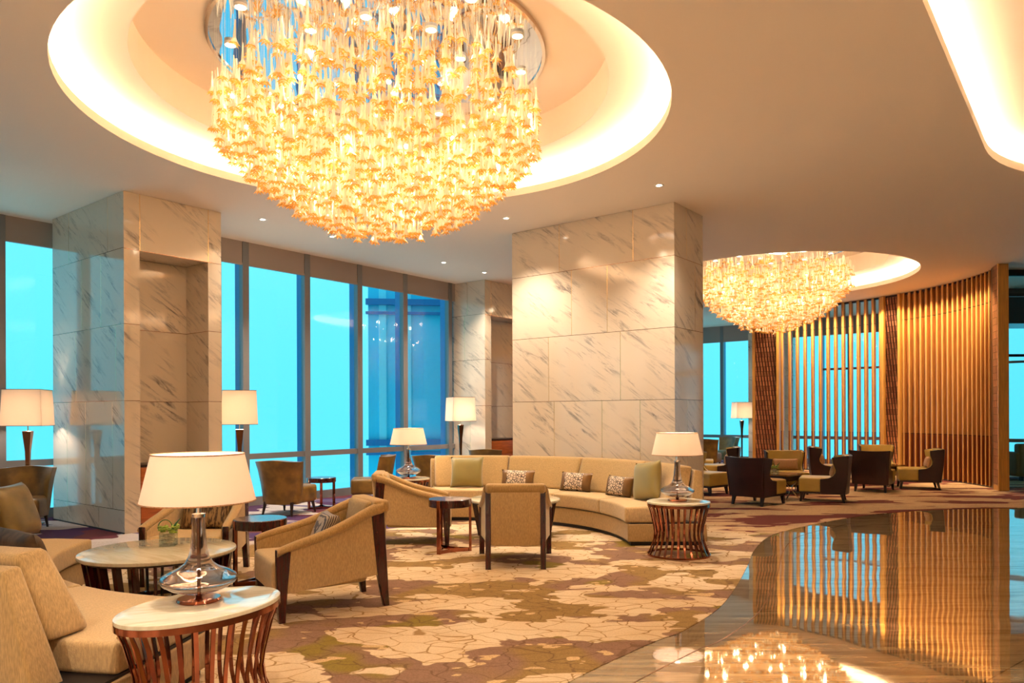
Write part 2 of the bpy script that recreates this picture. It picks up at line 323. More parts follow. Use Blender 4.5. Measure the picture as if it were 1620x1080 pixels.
# ------------------------------------------------------------------ mesh helpers
class MB:
    def __init__(s): s.bm = bmesh.new()
    def face(s, vs, mi=0):
        f = s.bm.faces.new([s.bm.verts.new(v) for v in vs]); f.material_index = mi; return f
    def merge(s, other, M=None):
        if M: other.transform(M)
        tmp = bpy.data.meshes.new('t'); other.to_mesh(tmp); other.free(); s.bm.from_mesh(tmp); bpy.data.meshes.remove(tmp); return s
    def box(s, x0, x1, y0, y1, z0, z1, bev=0, seg=2, M=None, fn=None, mi=0):
        b = bmesh.new(); bmesh.ops.create_cube(b, size=1)
        for v in b.verts:
            v.co = Vector(((x0+x1)/2+v.co.x*(x1-x0), (y0+y1)/2+v.co.y*(y1-y0), (z0+z1)/2+v.co.z*(z1-z0)))
            if fn: v.co = Vector(fn(v.co))
        if bev: bmesh.ops.bevel(b, geom=b.edges[:], offset=bev, segments=seg, profile=.6, affect='EDGES')
        for f in b.faces: f.material_index = mi
        return s.merge(b, M)
    def prism(s, pts, h0, h1, axis='z', bev=0, seg=2, M=None, mi=0):
        # polygon in a plane pushed through from h0 to h1; axis 'y': pts are (x, z)
        b = bmesh.new()
        def P(p, h): return (p[0], p[1], h) if axis == 'z' else ((p[0], h, p[1]) if axis == 'y' else (h, p[0], p[1]))
        lo = [b.verts.new(P(p, h0)) for p in pts]; hi = [b.verts.new(P(p, h1)) for p in pts]; k = len(pts)
        b.faces.new(lo); b.faces.new(hi)
        for i in range(k): b.faces.new((lo[i], lo[(i+1) % k], hi[(i+1) % k], hi[i]))
        bmesh.ops.recalc_face_normals(b, faces=b.faces[:])
        if bev: bmesh.ops.bevel(b, geom=b.edges[:], offset=bev, segments=seg, profile=.6, affect='EDGES')
        for f in b.faces: f.material_index = mi
        return s.merge(b, M)
    def loft(s, rings, closed=True, cap=True, M=None, mi=0):
        b = bmesh.new(); R = [[b.verts.new(p) for p in r] for r in rings]; k = len(R[0])
        for i in range(len(R)-1):
            for j in range(k if closed else k-1):
                b.faces.new((R[i][j], R[i][(j+1) % k], R[i+1][(j+1) % k], R[i+1][j]))
        if cap: b.faces.new(R[0]); b.faces.new(R[-1])
        bmesh.ops.recalc_face_normals(b, faces=b.faces[:])
        for f in b.faces: f.material_index = mi
        return s.merge(b, M)
    def lathe(s, prof, n=32, sx=1, sy=1, M=None, cap=True, mi=0):
        return s.loft([[(r*sx*cos(2*pi*j/n), r*sy*sin(2*pi*j/n), z) for j in range(n)] for r, z in prof], True, cap, M, mi)
    def tube(s, pts, r, n=6, M=None, mi=0):
        rings = []
        for i, p in enumerate(pts):
            p = Vector(p); q = Vector(pts[min(i+1, len(pts)-1)])-Vector(pts[max(i-1, 0)]); q.normalize()
            u = q.orthogonal().normalized() if i == 0 else (rings_u - q*rings_u.dot(q)).normalized()
            rings_u = u; w = q.cross(u)
            rr = r[i] if isinstance(r, (list, tuple)) else r
            rings.append([tuple(p+u*rr*cos(2*pi*j/n)+w*rr*sin(2*pi*j/n)) for j in range(n)])
        return s.loft(rings, True, True, M, mi)
    def arc(s, prof, a0, a1, n=14, bev=0, cx=0, cy=0, mi=0, rfn=None):
        # profile of (r, z) swept round the centre from a0 to a1 degrees
        rings = []
        for i in range(n+1):
            u = i/n; t = radians(a0+(a1-a0)*u)
            pr = rfn(u, prof) if rfn else prof
            rings.append([(cx+r*cos(t), cy+r*sin(t), z) for r, z in pr])
        b = bmesh.new(); R = [[b.verts.new(p) for p in r] for r in rings]; k = len(R[0]); ends = []
        for i in range(n):
            for j in range(k): b.faces.new((R[i][j], R[i][(j+1) % k], R[i+1][(j+1) % k], R[i+1][j]))
        b.faces.new(R[0]); b.faces.new(R[-1])
        bmesh.ops.recalc_face_normals(b, faces=b.faces[:])
        if bev:
            es = [e for e in b.edges if len(e.link_faces) == 2 and e.calc_face_angle(0) > .5]
            bmesh.ops.bevel(b, geom=es, offset=bev, segments=3, profile=.6, affect='EDGES')
        for f in b.faces: f.material_index = mi
        return s.merge(b)
    def build(s, name, mats, parent=None, smooth=True, loc=None, ang=40):
        me = bpy.data.meshes.new(name); s.bm.to_mesh(me); s.bm.free()
        for m in (mats if isinstance(mats, (list, tuple)) else [mats]): me.materials.append(MATS[m])
        if smooth and len(me.polygons):
            me.polygons.foreach_set('use_smooth', [True]*len(me.polygons)); me.set_sharp_from_angle(angle=radians(ang))
        o = bpy.data.objects.new(name, me); COL.objects.link(o)
        if parent: o.parent = parent
        if loc: o.location = loc
        return o
def tag(o, label=None, cat=None, group=None, kind=None):
    for k, v in (('label', label), ('category', cat), ('group', group), ('kind', kind)):
        if v: o[k] = v
    return o
def thing(name, label, cat, loc=(0, 0, 0), deg=0, group=None):
    o = bpy.data.objects.new(name, None); COL.objects.link(o); o.empty_display_size = .1
    o.location = loc if len(loc) == 3 else (*loc, 0); o.rotation_euler = (0, 0, radians(deg))
    return tag(o, label, cat, group)
def struct(o): o['kind'] = 'structure'; return o
def kids(o): return [c for c in bpy.data.objects if c.parent == o]
def copy_tree(o, parent=None):
    c = o.copy(); COL.objects.link(c)
    if parent: c.parent = parent
    for ch in kids(o): copy_tree(ch, c)
    return c
def put(proto, loc, deg, label, group=None, first=[]):
    if proto in first: o = copy_tree(proto)
    else: o = proto; first.append(proto)
    o.location = loc if len(loc) == 3 else (*loc, 0); o.rotation_euler = (0, 0, radians(deg)); o['label'] = label
    if group: o['group'] = group
    return o

# ------------------------------------------------------------------ shell: floor, carpet, ceiling
BAY1, BAY2, STEP = 2.47, 1.33, 1.0
cornerF = A + V*BAY2 + U*18.44
def fl(t): return (Q.x-V.x*t, Q.y-V.y*t)       # along the far window wall, to the right
foot = [rp(-16, BAY1), rp(STEP, BAY1), rp(STEP, BAY2), (cornerF.x, cornerF.y), fl(16), (18.8, -7), (-3, -7)]
def holed(outer, holes, z, flip=False):
    b = bmesh.new(); es = []
    for loop in [outer]+holes:
        vs = [b.verts.new((p[0], p[1], z)) for p in loop]
        es += [b.edges.new((vs[i], vs[(i+1) % len(vs)])) for i in range(len(vs))]
    bmesh.ops.triangle_fill(b, edges=es, use_beauty=True)
    for f in b.faces:
        f.normal_update()
        if (f.normal.z > 0) == flip: f.normal_flip()
    return b
def circle(c, r, n=96): return [(c[0]+r*cos(2*pi*i/n), c[1]+r*sin(2*pi*i/n)) for i in range(n)]
C1, C2, RO, RI = (-1.23, 7.09), (5.42, 15.46), 2.70, 2.15
ZS, ZT = 4.53, 4.90
def stadium(r, c0=(7.12, 6.18), L=9.0, n=40):
    # end cap facing U, straight sides running back along -U
    p = []
    for i in range(n+1):
        t = ANG_U+pi/2-pi*i/n; p.append((c0[0]+r*cos(t), c0[1]+r*sin(t)))
    for i in range(n+1):
        t = ANG_U-pi/2-pi*i/n; p.append((c0[0]-U.x*L+r*cos(t), c0[1]-U.y*L+r*sin(t)))
    return p
b = holed(foot, [circle(C1, RO), circle(C2, RO), stadium(2.7)], CEIL)
mb = MB(); mb.bm = b
def slab_side(mb, loop, z0, z1, mi=0):
    k = len(loop)
    for i in range(k):
        p, q = loop[i], loop[(i+1) % k]; mb.face([(*p, z0), (*q, z0), (*q, z1), (*p, z1)], mi)
def ring_flat(mb, l0, l1, z, mi=0):
    k = len(l0)
    for i in range(k): mb.face([(*l0[i], z), (*l0[(i+1) % k], z), (*l1[(i+1) % k], z), (*l1[i], z)], mi)
covers = []
for ci, (fn, c) in enumerate(((lambda r: circle(C1, r), C1), (lambda r: circle(C2, r), C2), (lambda r: stadium(r), None))):
    slab_side(mb, fn(RO), CEIL, CEIL+.09); ring_flat(mb, fn(RO), fn(RO+.36), CEIL+.09)
    slab_side(mb, fn(RO+.36), CEIL+.09, ZS)
    if c:
        ring_flat(mb, fn(RO+.36), fn(RI), ZS); slab_side(mb, fn(RI), ZS, ZT); mb.bm.faces.new([mb.bm.verts.new((*p, ZT)) for p in fn(RI)])
    else:
        ring_flat(mb, fn(RO+.36), fn(RI-.3), ZS); mb.bm.faces.new([mb.bm.verts.new((*p, ZS+.0)) for p in fn(RI-.3)])
# roof slab above everything keeps the sky out
mb.bm.faces.new([mb.bm.verts.new((*p, 5.2)) for p in foot]); slab_side(mb, foot, CEIL, 5.2)
ceiling = struct(mb.build('ceiling', 'plaster', smooth=False))
# LED strips lying on the ledges of the coves
for nm, fn, lab in (('cove_light', lambda r: circle(C1, r), 'warm strip light hidden in the round ceiling cove over the nearer chandelier'),
                    ('cove_light', lambda r: circle(C2, r), 'warm strip light hidden in the round ceiling cove over the farther chandelier'),
                    ('cove_light', lambda r: stadium(r), 'warm strip light hidden in the long rounded cove at the top right corner')):
    mb = MB(); ring_flat(mb, fn(RO+.12), fn(RO+.20), CEIL+.105); slab_side(mb, fn(RO+.12), CEIL+.092, CEIL+.105); slab_side(mb, fn(RO+.20), CEIL+.092, CEIL+.105)
    tag(mb.build(nm, 'led', smooth=False), lab, 'strip light')

# polished marble floor; the edge toward the carpet is the curve of the photograph
edge = [(-1.6, .0), (-1.0, 1.7), (-.35, 3.1), (.31, 4.05), (.9, 4.75), (1.13, 4.98), (1.54, 5.57), (1.92, 6.36), (2.27, 7.18), (2.6, 7.99), (3.1, 8.91), (3.81, 9.65), (4.74, 10.42), (5.4, 10.82), (6.2, 11.17), (7.08, 11.35), (8.2, 11.42), (10, 11.3), (13, 10.9), (18.8, 10.2)]
def smooth_line(P, k=6):
    out = []
    for i in range(len(P)-1):
        p0, p1, p2, p3 = [Vector(P[max(0, min(len(P)-1, j))]) for j in (i-1, i, i+1, i+2)]
        for q in range(k):
            t = q/k; out.append(tuple(.5*((2*p1)+(p2-p0)*t+(2*p0-5*p1+4*p2-p3)*t*t+(3*p1-p0-3*p2+p3)*t**3)))
    out.append(tuple(P[-1])); return out
es = smooth_line(edge)
mb = MB(); mb.bm = holed(es+[(18.8, -7), (-3, -7)], [], 0.0, True)
struct(mb.build('floor', 'floor_marble', smooth=False))
left = [rp(-16, BAY1), rp(STEP, BAY1), rp(STEP, BAY2), (cornerF.x, cornerF.y), fl(16)]
mb = MB(); mb.bm = holed([(-3, -7)]+left+es[::-1], [], 0.004, True)
# the edge of the pile
for i in range(len(es)-1): mb.face([(*es[i], 0), (*es[i+1], 0), (*es[i+1], .004), (*es[i], .004)])
tag(mb.build('carpet', 'carpet', smooth=False), 'patterned beige, brown and wine carpet under the seating groups', 'carpet')
# slim inlay line in the marble along the carpet
mb = MB()
off = []
for i in range(len(es)):
    p = Vector(es[i]); q = Vector(es[min(i+1, len(es)-1)])-Vector(es[max(i-1, 0)]); q.normalize(); off.append((p+Vector((q.y, -q.x))*.28, Vector((q.y, -q.x))))
for i in range(len(off)-1):
    (p, n0), (q, n1) = off[i], off[i+1]; mb.face([(*p, .0015), (*q, .0015), (*(q+n1*.008), .0015), (*(p+n0*.008), .0015)])
struct(mb.build('trim_1', 'bronze', smooth=False))
# closing walls behind and beside the camera
def wall(name, p, q, z0, z1, th, mat='plaster'):
    p, q = Vector(p), Vector(q); d = (q-p).normalized(); n = Vector((-d.y, d.x))*th
    mb = MB(); mb.prism([tuple(p), tuple(q), tuple(q+n), tuple(p+n)], z0, z1); return struct(mb.build(name, mat, smooth=False))
wall('wall_back', (18.8, -7), (-3, -7), 0, CEIL, -.2)
wall('wall_right', fl(16), (18.8, -7), 0, CEIL, .2)
wall('wall_left', (-3, -7), rp(-16, BAY1), 0, CEIL, -.2)

# ------------------------------------------------------------------ marble columns
def tiles(mb, lay, p0, dirv, nrm, rows, splits, length, gap=.006):
    """one face of a column: slabs with thin brass inlays between; p0 xy start, dirv unit xy"""
    for ri in range(len(rows)-1):
        z0, z1 = rows[ri], rows[ri+1]; xs = [0]+sorted(x for x in splits[ri] if .05 < x < length-.05)+[length]
        for i in range(len(xs)-1):
            a0 = xs[i]+(gap if i else 0); a1 = xs[i+1]
            P = lambda t, z: (p0[0]+dirv[0]*t, p0[1]+dirv[1]*t, z)
            f = mb.face([P(a0, z0+.003), P(a1, z0+.003), P(a1, z1-.003), P(a0, z1-.003)], 0)
            f.normal_update()
            if f.normal.x*nrm[0]+f.normal.y*nrm[1] < 0: f.normal_flip()
            c = (random.random(), random.random(), random.random(), 1)
            for lp in f.loops: lp[lay] = c
            if i:
                g = mb.face([P(xs[i], z0), P(a0, z0), P(a0, z1), P(xs[i], z1)], 1)
        mb.face([P(0, z0-.003), P(length, z0-.003), P(length, z0+.003), P(0, z0+.003)], 2)
def px_t(p0, dv, px):
    k = (px-810)/F; return (k*p0[1]-p0[0])/(dv[0]-k*dv[1])
ROWS = [0, .29, 1.65, 2.6, 3.54, CEIL]
uN, vN = (-U.x, -U.y), (-V.x, -V.y)
def column(name, label, p, L, R, splitL, splitR, niche=None, z1=CEIL):
    root = thing(name, label, 'column', (0, 0, 0))
    mb = MB(); lay = mb.bm.loops.layers.float_color.new('tile'); p = Vector(p)
    tiles(mb, lay, p, V, uN, ROWS, [[px_t(p, V, x) for x in r] for r in splitL], L)
    if niche:
        s0, s1, dep, nz = niche
        rr = [0, .29, 1.65, 2.6, nz, CEIL]
        tiles(mb, lay, p, U, vN, [0, 1.65, 2.6, nz], [[], [], []], s0)
        tiles(mb, lay, p+U*s1, U, vN, [0, 1.65, 2.6, nz], [[], [], []], R-s1)
        tiles(mb, lay, p, U, vN, [nz, CEIL], [[s0, s1]], R)
        tiles(mb, lay, p+U*s0+V*dep, U, vN, [0, 1.65, 2.6, nz], [[], [], []], s1-s0)
        tiles(mb, lay, p+U*s1, V, uN, [0, 1.65, 2.6, nz], [[], [], []], dep)
        tiles(mb, lay, p+U*s0, V, (U.x, U.y), [0, 1.65, 2.6, nz], [[], [], []], dep)
        q = [p+U*s0, p+U*s1, p+U*s1+V*dep, p+U*s0+V*dep]; mb.face([(*k, nz) for k in q], 0)
    else:
        tiles(mb, lay, p, U, vN, ROWS, [[px_t(p, U, x) for x in r] for r in splitR], R)
    # the two faces turned away
    tiles(mb, lay, p+U*R, V, (U.x, U.y), ROWS, [[]]*5, L)
    tiles(mb, lay, p+V*L, U, (V.x, V.y), ROWS, [[]]*5, R)
    mb.build('marble_cladding', ['marble', 'brass', 'bronze'], root, smooth=False)
    # dark shadow-gap skirting
    mb = MB(); e = .012
    for (o1, o2) in (((0, 0), (0, L)), ((0, 0), (R, 0))) if not niche else (((0, 0), (0, L)),):
        q0 = p+U*o1[0]+V*o1[1]; q1 = p+U*o2[0]+V*o2[1]; dd = (q1-q0).normalized(); nn = Vector((uN if o2[1] else vN))*e
        mb.prism([tuple(q0), tuple(q1), tuple(q1+nn), tuple(q0+nn)], 0, .02)
    mb.build('skirting', 'black', root, smooth=False)
    return root
column('marble_column', 'wide marble column at left with a recess and orange wood cabinet in it', A, 2.16, 1.30,
       [[106, 155.7], [106, 135.5, 178], [120.3, 183.5], [130, 160.3], [109.6, 171.5]], None, (.195, 1.11, .576, 3.53))
column('marble_column', 'big central marble column standing right behind the curved sofa', (2.135, 9.76), 2.70, .90,
       [[840, 930, 1000], [877, 952.5, 1013], [868.5, 982], [905, 961.6], [886, 1002.5]], [[1087], [1087], [], [1100], [1087]])
column('marble_column', 'distant marble column behind the third floor lamp', (-.55, 15.3), .97, 3.2,
       [[], [744], [], [735.5], [740]], None, (.2, 2.6, .5, 3.52))
def pier():
    # marble pier at the end of the far windows, partly behind the timber screen
    p = Vector(fl(.98)); p = Vector(((1184-810)/F*23.0, 23.0)); L = 1.35
    mb = MB(); lay = mb.bm.loops.layers.float_color.new('tile')
    q = p+Vector((-V.x, -V.y))*L
    tiles(mb, lay, p, (-V.x, -V.y), (-U.x, -U.y), ROWS, [[], [], [], [], []], L)
    tiles(mb, lay, p, U, (V.x, V.y), ROWS, [[]]*5, .5); tiles(mb, lay, q, U, (-V.x, -V.y), ROWS, [[]]*5, .5)
    o = mb.build('marble_pier', ['marble', 'brass', 'bronze'], smooth=False); tag(o, 'narrow marble pier between the far window and the timber screen', 'pier')
pier()
# cabinets in the recesses
def cabinet(p, s0, s1, dep, label, zt=.84):
    r = thing('niche_cabinet', label, 'cabinet', (*p, 0), math.degrees(ANG_U))
    MB().box(s0+.02, s1-.02, .06, dep-.02, .1, zt-.03, .004).build('body', 'orange_wood', r)
    MB().box(s0+.02, s1-.02, .05, dep-.02, zt-.03, zt, .004).build('top', 'dark_wood', r)
    m = (s0+s1)/2
    for x0, x1 in ((s0+.03, m-.004), (m+.004, s1-.03)):
        d = MB().box(x0, x1, .045, .062, .12, .62, .003).build('door', 'orange_wood', r)
        MB().box(x0, x1, .045, .062, .63, zt-.04, .003).build('drawer', 'orange_wood', r)
    MB().box(s0+.03, s1-.03, .09, dep-.04, .0, .1).build('plinth', 'black', r)
cabinet(A, .195, 1.11, .576, 'orange wood cabinet fitted in the recess of the left marble column')
cabinet(Vector((-.55, 15.3)), .2, 2.6, .5, 'reddish wood cabinet in the recess of the distant column', .95)

# ------------------------------------------------------------------ windows
def window(name, p0, dv, out, spans, zb=.10, header=3.88, transom=.80, extra=(), pw=.05, wide=.055, fin=.15, wide_bar=.0, bar=True, fin_at=None):
    """p0 start, dv along, out outward unit; spans = mullion positions along dv"""
    p0, dv, out = Vector(p0), Vector(dv), Vector(out)
    root = struct(thing(name, None, None, (0, 0, 0)))
    def blk(t0, t1, o0, o1, z0, z1, mb):
        q = [p0+dv*t0+out*o0, p0+dv*t1+out*o0, p0+dv*t1+out*o1, p0+dv*t0+out*o1]; mb.prism([tuple(k) for k in q], z0, z1)
    mb = MB()
    for t in spans: blk(t-wide, t+wide, -.06, .05, 0, CEIL, mb)
    a, z = spans[0], spans[-1]
    blk(a, z, -.03, .05, 0, zb+.04, mb); blk(a, z, -.04, .05, transom-.045, transom+.045, mb)
    for e in extra: blk(spans[3], z, -.03, .05, e-.03, e+.03, mb)
    mb.build('window_frame', 'steel_frame', root, smooth=False)
    for i in range(len(spans)-1):
        t0, t1 = spans[i]+wide, spans[i+1]-wide
        mb = MB()
        for z0, z1 in ((zb+.04, transom-.045), (transom+.045, CEIL)):
            q = [p0+dv*t0, p0+dv*t1]; mb.face([(*q[0], z0), (*q[1], z0), (*q[1], z1), (*q[0], z1)])
        mb.build('glass_pane', 'pane', root, smooth=False)
        mb = MB(); blk(t0+.004, t1-.004, -.05, -.02, header, CEIL, mb); blk(t0+.004, t1-.004, -.06, -.01, header-.015, header+.02, mb)
        mb.build('roller_blind', 'blind', root, smooth=False)
    mb = MB()
    for t in (fin_at or spans): blk(t-.03, t+.03, .06, .06+fin, -.5, CEIL+.6, mb)
    mb.build('outer_fin', 'fin_metal', root, smooth=False)
    return root
def spans_px(p0, dv, pxs): return [px_t(p0, dv, x) for x in pxs]
pB2 = Vector(rp(0, BAY2))
window('window_2', pB2, U, V, [STEP+.06, STEP+1.0]+spans_px(pB2, U, [386.6, 484, 567, 639, 710])+[10.5, 13.2, 15.9, 18.4])
pB1 = Vector(rp(0, BAY1))
window('window_1', pB1, U, V, [-14, -12.4, -10.8, -9.2, -7.6, -6, -4.4, -2.8, px_t(pB1, U, 0), STEP-.06], header=3.9)
nV = (-V.x, -V.y)
window('window_3', Q, nV, (U.x, U.y), [-.75]+[px_t(Q, nV, x) for x in (1143, 1192, 1300, 1345, 1400, 1520, 1592, 1680)]+[15.9], header=3.75, transom=.76, extra=(2.75,), wide=.05)
# glazed return where the facade steps
mb = MB(); q = [Vector(rp(STEP, BAY1)), Vector(rp(STEP, BAY2))]
mb.prism([tuple(q[0]), tuple(q[1]), tuple(q[1]+U*.08), tuple(q[0]+U*.08)], 0, CEIL); struct(mb.build('wall_step', 'steel_frame', smooth=False))
# neighbouring wing of the tower, seen through the right half of the main window
def wing():
    r = thing('tower_wing', 'blue glazed wing of the tower outside, seen through the main window', 'building', (0, 0, 0))
    # corner sits behind pixel column 583
    p = Vector(atd(583, 17.5)); d = nV
    q = [p, p+Vector(nV)*7, p+Vector(nV)*7+U*3, p+U*3]
    q = [p, p+Vector((1, .12))*4.3, p+Vector((1, .12))*4.3+Vector((0, 4)), p+Vector((0, 4))]
    MB().prism([tuple(k) for k in q], -8, 30).build('facade', 'wing_glass', r, smooth=False)
    dv = Vector((1, .12)).normalized(); nn = Vector((dv.y, -dv.x))
    mb = MB()
    for t0, t1 in ((.25, .42), (.9, 1.0)):
        k = [p+dv*t0, p+dv*t1, p+dv*t1+nn*.04, p+dv*t0+nn*.04]; mb.prism([tuple(x) for x in k], -8, 30)
    mb.build('mullion', 'wing_pale', r, smooth=False)
    for z in (.75, 4.05, 7.5):
        k = [p-dv*.05, p+dv*4.3, p+dv*4.3+nn*.12, p-dv*.05+nn*.12]; MB().prism([tuple(x) for x in k], z, z+.14).build('spandrel_rail', 'fin_metal', r, smooth=False)
        MB().prism([tuple(x) for x in k], z-.22, z-.16).build('spandrel_rail', 'fin_metal', r, smooth=False)
wing()

# ------------------------------------------------------------------ timber screen wall
WC, WR = (3.96, 15.35), 5.41
def ang_px(px, R=WR):
    # far intersection of the sight line with the wall circle
    k = (px-810)/F; a_ = 1+k*k; b_ = -2*(k*WC[0]+WC[1]); c_ = WC[0]**2+WC[1]**2-R*R
    d = (-b_+sqrt(b_*b_-4*a_*c_))/(2*a_); return atan2(d-WC[1], k*d-WC[0])
def sector(mb, t0, t1, r0, r1, z0, z1, n=8, mi=0):
    mb.arc([(r0, z0), (r1, z0), (r1, z1), (r0, z1)], math.degrees(t0), math.degrees(t1), n, 0, WC[0], WC[1], mi)
aL, aP1, aP1e, aO, aP2, aP2e, = [ang_px(x) for x in (1194, 1199, 1226, 1231, 1398, 1424)]
aEnd = atan2(14.30-WC[1], 9.28-WC[0])
screen = thing('slat_screen', 'curved timber screen of tall vertical slats with gaps and a closed right half', 'screen wall', (*WC, 0))
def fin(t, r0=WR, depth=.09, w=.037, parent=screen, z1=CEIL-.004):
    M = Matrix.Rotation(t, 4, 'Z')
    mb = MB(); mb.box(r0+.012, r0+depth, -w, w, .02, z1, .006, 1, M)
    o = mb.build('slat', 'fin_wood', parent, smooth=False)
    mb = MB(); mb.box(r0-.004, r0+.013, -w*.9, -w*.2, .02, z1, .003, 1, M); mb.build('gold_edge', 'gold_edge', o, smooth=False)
PITCH = .186/WR
for (x0, x1) in ((aO, aP2), (aP2e, aEnd)):
    n = int(abs(x1-x0)/PITCH*(1.22 if x0 == aP2e else 1))
    for i in range(n):
        t = x0+(x1-x0)*(i+.5)/n; fin(t)
mb = MB(); mb.arc([(WR+.10, 0), (WR+.14, 0), (WR+.14, CEIL-.003), (WR+.10, CEIL-.003)], math.degrees(aEnd), math.degrees(aP2e), 16)
mb.build('backing_panel', 'fin_wood', screen, smooth=False)
mb = MB(); mb.arc([(WR, 0), (WR+.10, 0), (WR+.10, .03), (WR, .03)], math.degrees(aEnd), math.degrees(aO), 24); mb.build('bottom_rail', 'dark_wood', screen, smooth=False)
mb = MB(); mb.arc([(WR+.03, CEIL-.05), (WR+.10, CEIL-.05), (WR+.10, CEIL-.005), (WR+.03, CEIL-.005)], math.degrees(aEnd), math.degrees(aO), 24); mb.build('top_rail', 'dark_wood', screen, smooth=False)
def woven(t0, t1, label):
    r = thing('woven_panel', label, 'panel', (*WC, 0))
    R = WR+.03; n = 6; me = MB(); uv = me.bm.loops.layers.uv.new('UVMap')
    for i in range(n):
        p, q = t0+(t1-t0)*i/n, t0+(t1-t0)*(i+1)/n
        f = me.face([(R*cos(p), R*sin(p), .12), (R*cos(q), R*sin(q), .12), (R*cos(q), R*sin(q), CEIL-.004), (R*cos(p), R*sin(p), CEIL-.004)])
        for lp, (u, v) in zip(f.loops, ((p, .12), (q, .12), (q, CEIL), (p, CEIL))): lp[uv].uv = (u*R, v)
    for p, q, rr in ((t0, t1, R+.06),):
        me.face([(rr*cos(p), rr*sin(p), 0), (rr*cos(q), rr*sin(q), 0), (rr*cos(q), rr*sin(q), CEIL-.004), (rr*cos(p), rr*sin(p), CEIL-.004)])
    me.build('metal_weave', 'weave', r, smooth=False)
    for s in (t0, t1):
        M = Matrix.Rotation(s, 4, 'Z'); MB().box(WR-.04, WR+.14, -.035, .035, 0, CEIL-.004, .004, 1, M).build('side_frame', 'gold_wood', r, smooth=False)
    mb = MB(); mb.arc([(WR, 0), (WR+.09, 0), (WR+.09, .12), (WR, .12)], math.degrees(min(t0, t1)), math.degrees(max(t0, t1)), 4); mb.build('bottom_frame', 'gold_wood', r, smooth=False)
woven(aL+.004, aO, 'bronze woven panel at the left end of the timber screen')
woven(aP2, aP2e, 'bronze woven panel in the middle of the timber screen')
def end_post():
    r = thing('end_post', 'wide golden timber post closing the screen at the far right, with a woven strip', 'post', (0, 0, 0))
    x0, x1 = 9.10, 9.42
    p = Vector((9.26, 13.87))
    w = px_t(p, (1, 0), 1580)
    MB().prism([(p.x+w, 13.87), (p.x, 13.87), (p.x, 13.9), (p.x+w, 13.9)], 0, CEIL-.004).build('post_face', 'gold_wood', r, smooth=False)
    MB().prism([(p.x, 13.88), (p.x+.05, 13.95), (p.x+.05, 14.08), (p.x, 14.08)], 0, CEIL-.004).build('return_face', 'dark_wood', r, smooth=False)
    q0 = Vector((p.x+w+.002, 13.9)); q1 = Vector((9.175, 14.2))
    me = MB(); uv = me.bm.loops.layers.uv.new('UVMap'); L = (q1-q0).length
    f = me.face([(*q0, .1), (*q1, .1), (*q1, CEIL-.004), (*q0, CEIL-.004)])
    for lp, c in zip(f.loops, ((0, .1), (L, .1), (L, CEIL), (0, CEIL))): lp[uv].uv = c
    me.build('metal_weave', 'weave', r, smooth=False)
    MB().prism([tuple(q0), tuple(q1), (q1.x+.03, q1.y), (q0.x+.03, q0.y)], 0, .1).build('foot_rail', 'gold_wood', r, smooth=False)
    MB().prism([(9.175, 14.2), (9.23, 14.2), (9.31, 14.4), (9.27, 14.4)], 0, CEIL-.004).build('reveal', 'dark_wood', r, smooth=False)
end_post()
# glazed partition right of the post
def partition():
    r = struct(thing('window_4', None, None, (0, 0, 0)))
    mb = MB(); y = 14.5
    x0, x1 = 9.36, 15.5
    for z0, z1 in ((0, .02), (CEIL-.12, CEIL), (3.72, 3.78), (2.55, 2.60)): mb.box(x0, x1, y-.03, y+.03, z0, z1)
    for x in (x0+.02, 11.4, 13.4, x1): mb.box(x-.03, x+.03, y-.03, y+.03, 0, CEIL)
    mb.build('window_frame', 'black', r, smooth=False)
    mb = MB(); mb.face([(x0, y, 0), (x1, y, 0), (x1, y, CEIL), (x0, y, CEIL)]); mb.build('glass_pane', 'pane', r, smooth=False)
partition()
mb = MB(); mb.box(11.0, 15, 16.6, 17.6, 3.45, CEIL-.01); tag(mb.build('bulkhead', 'dark_wood', smooth=False), 'brown bulkhead hung under the ceiling behind the glass partition', 'bulkhead')

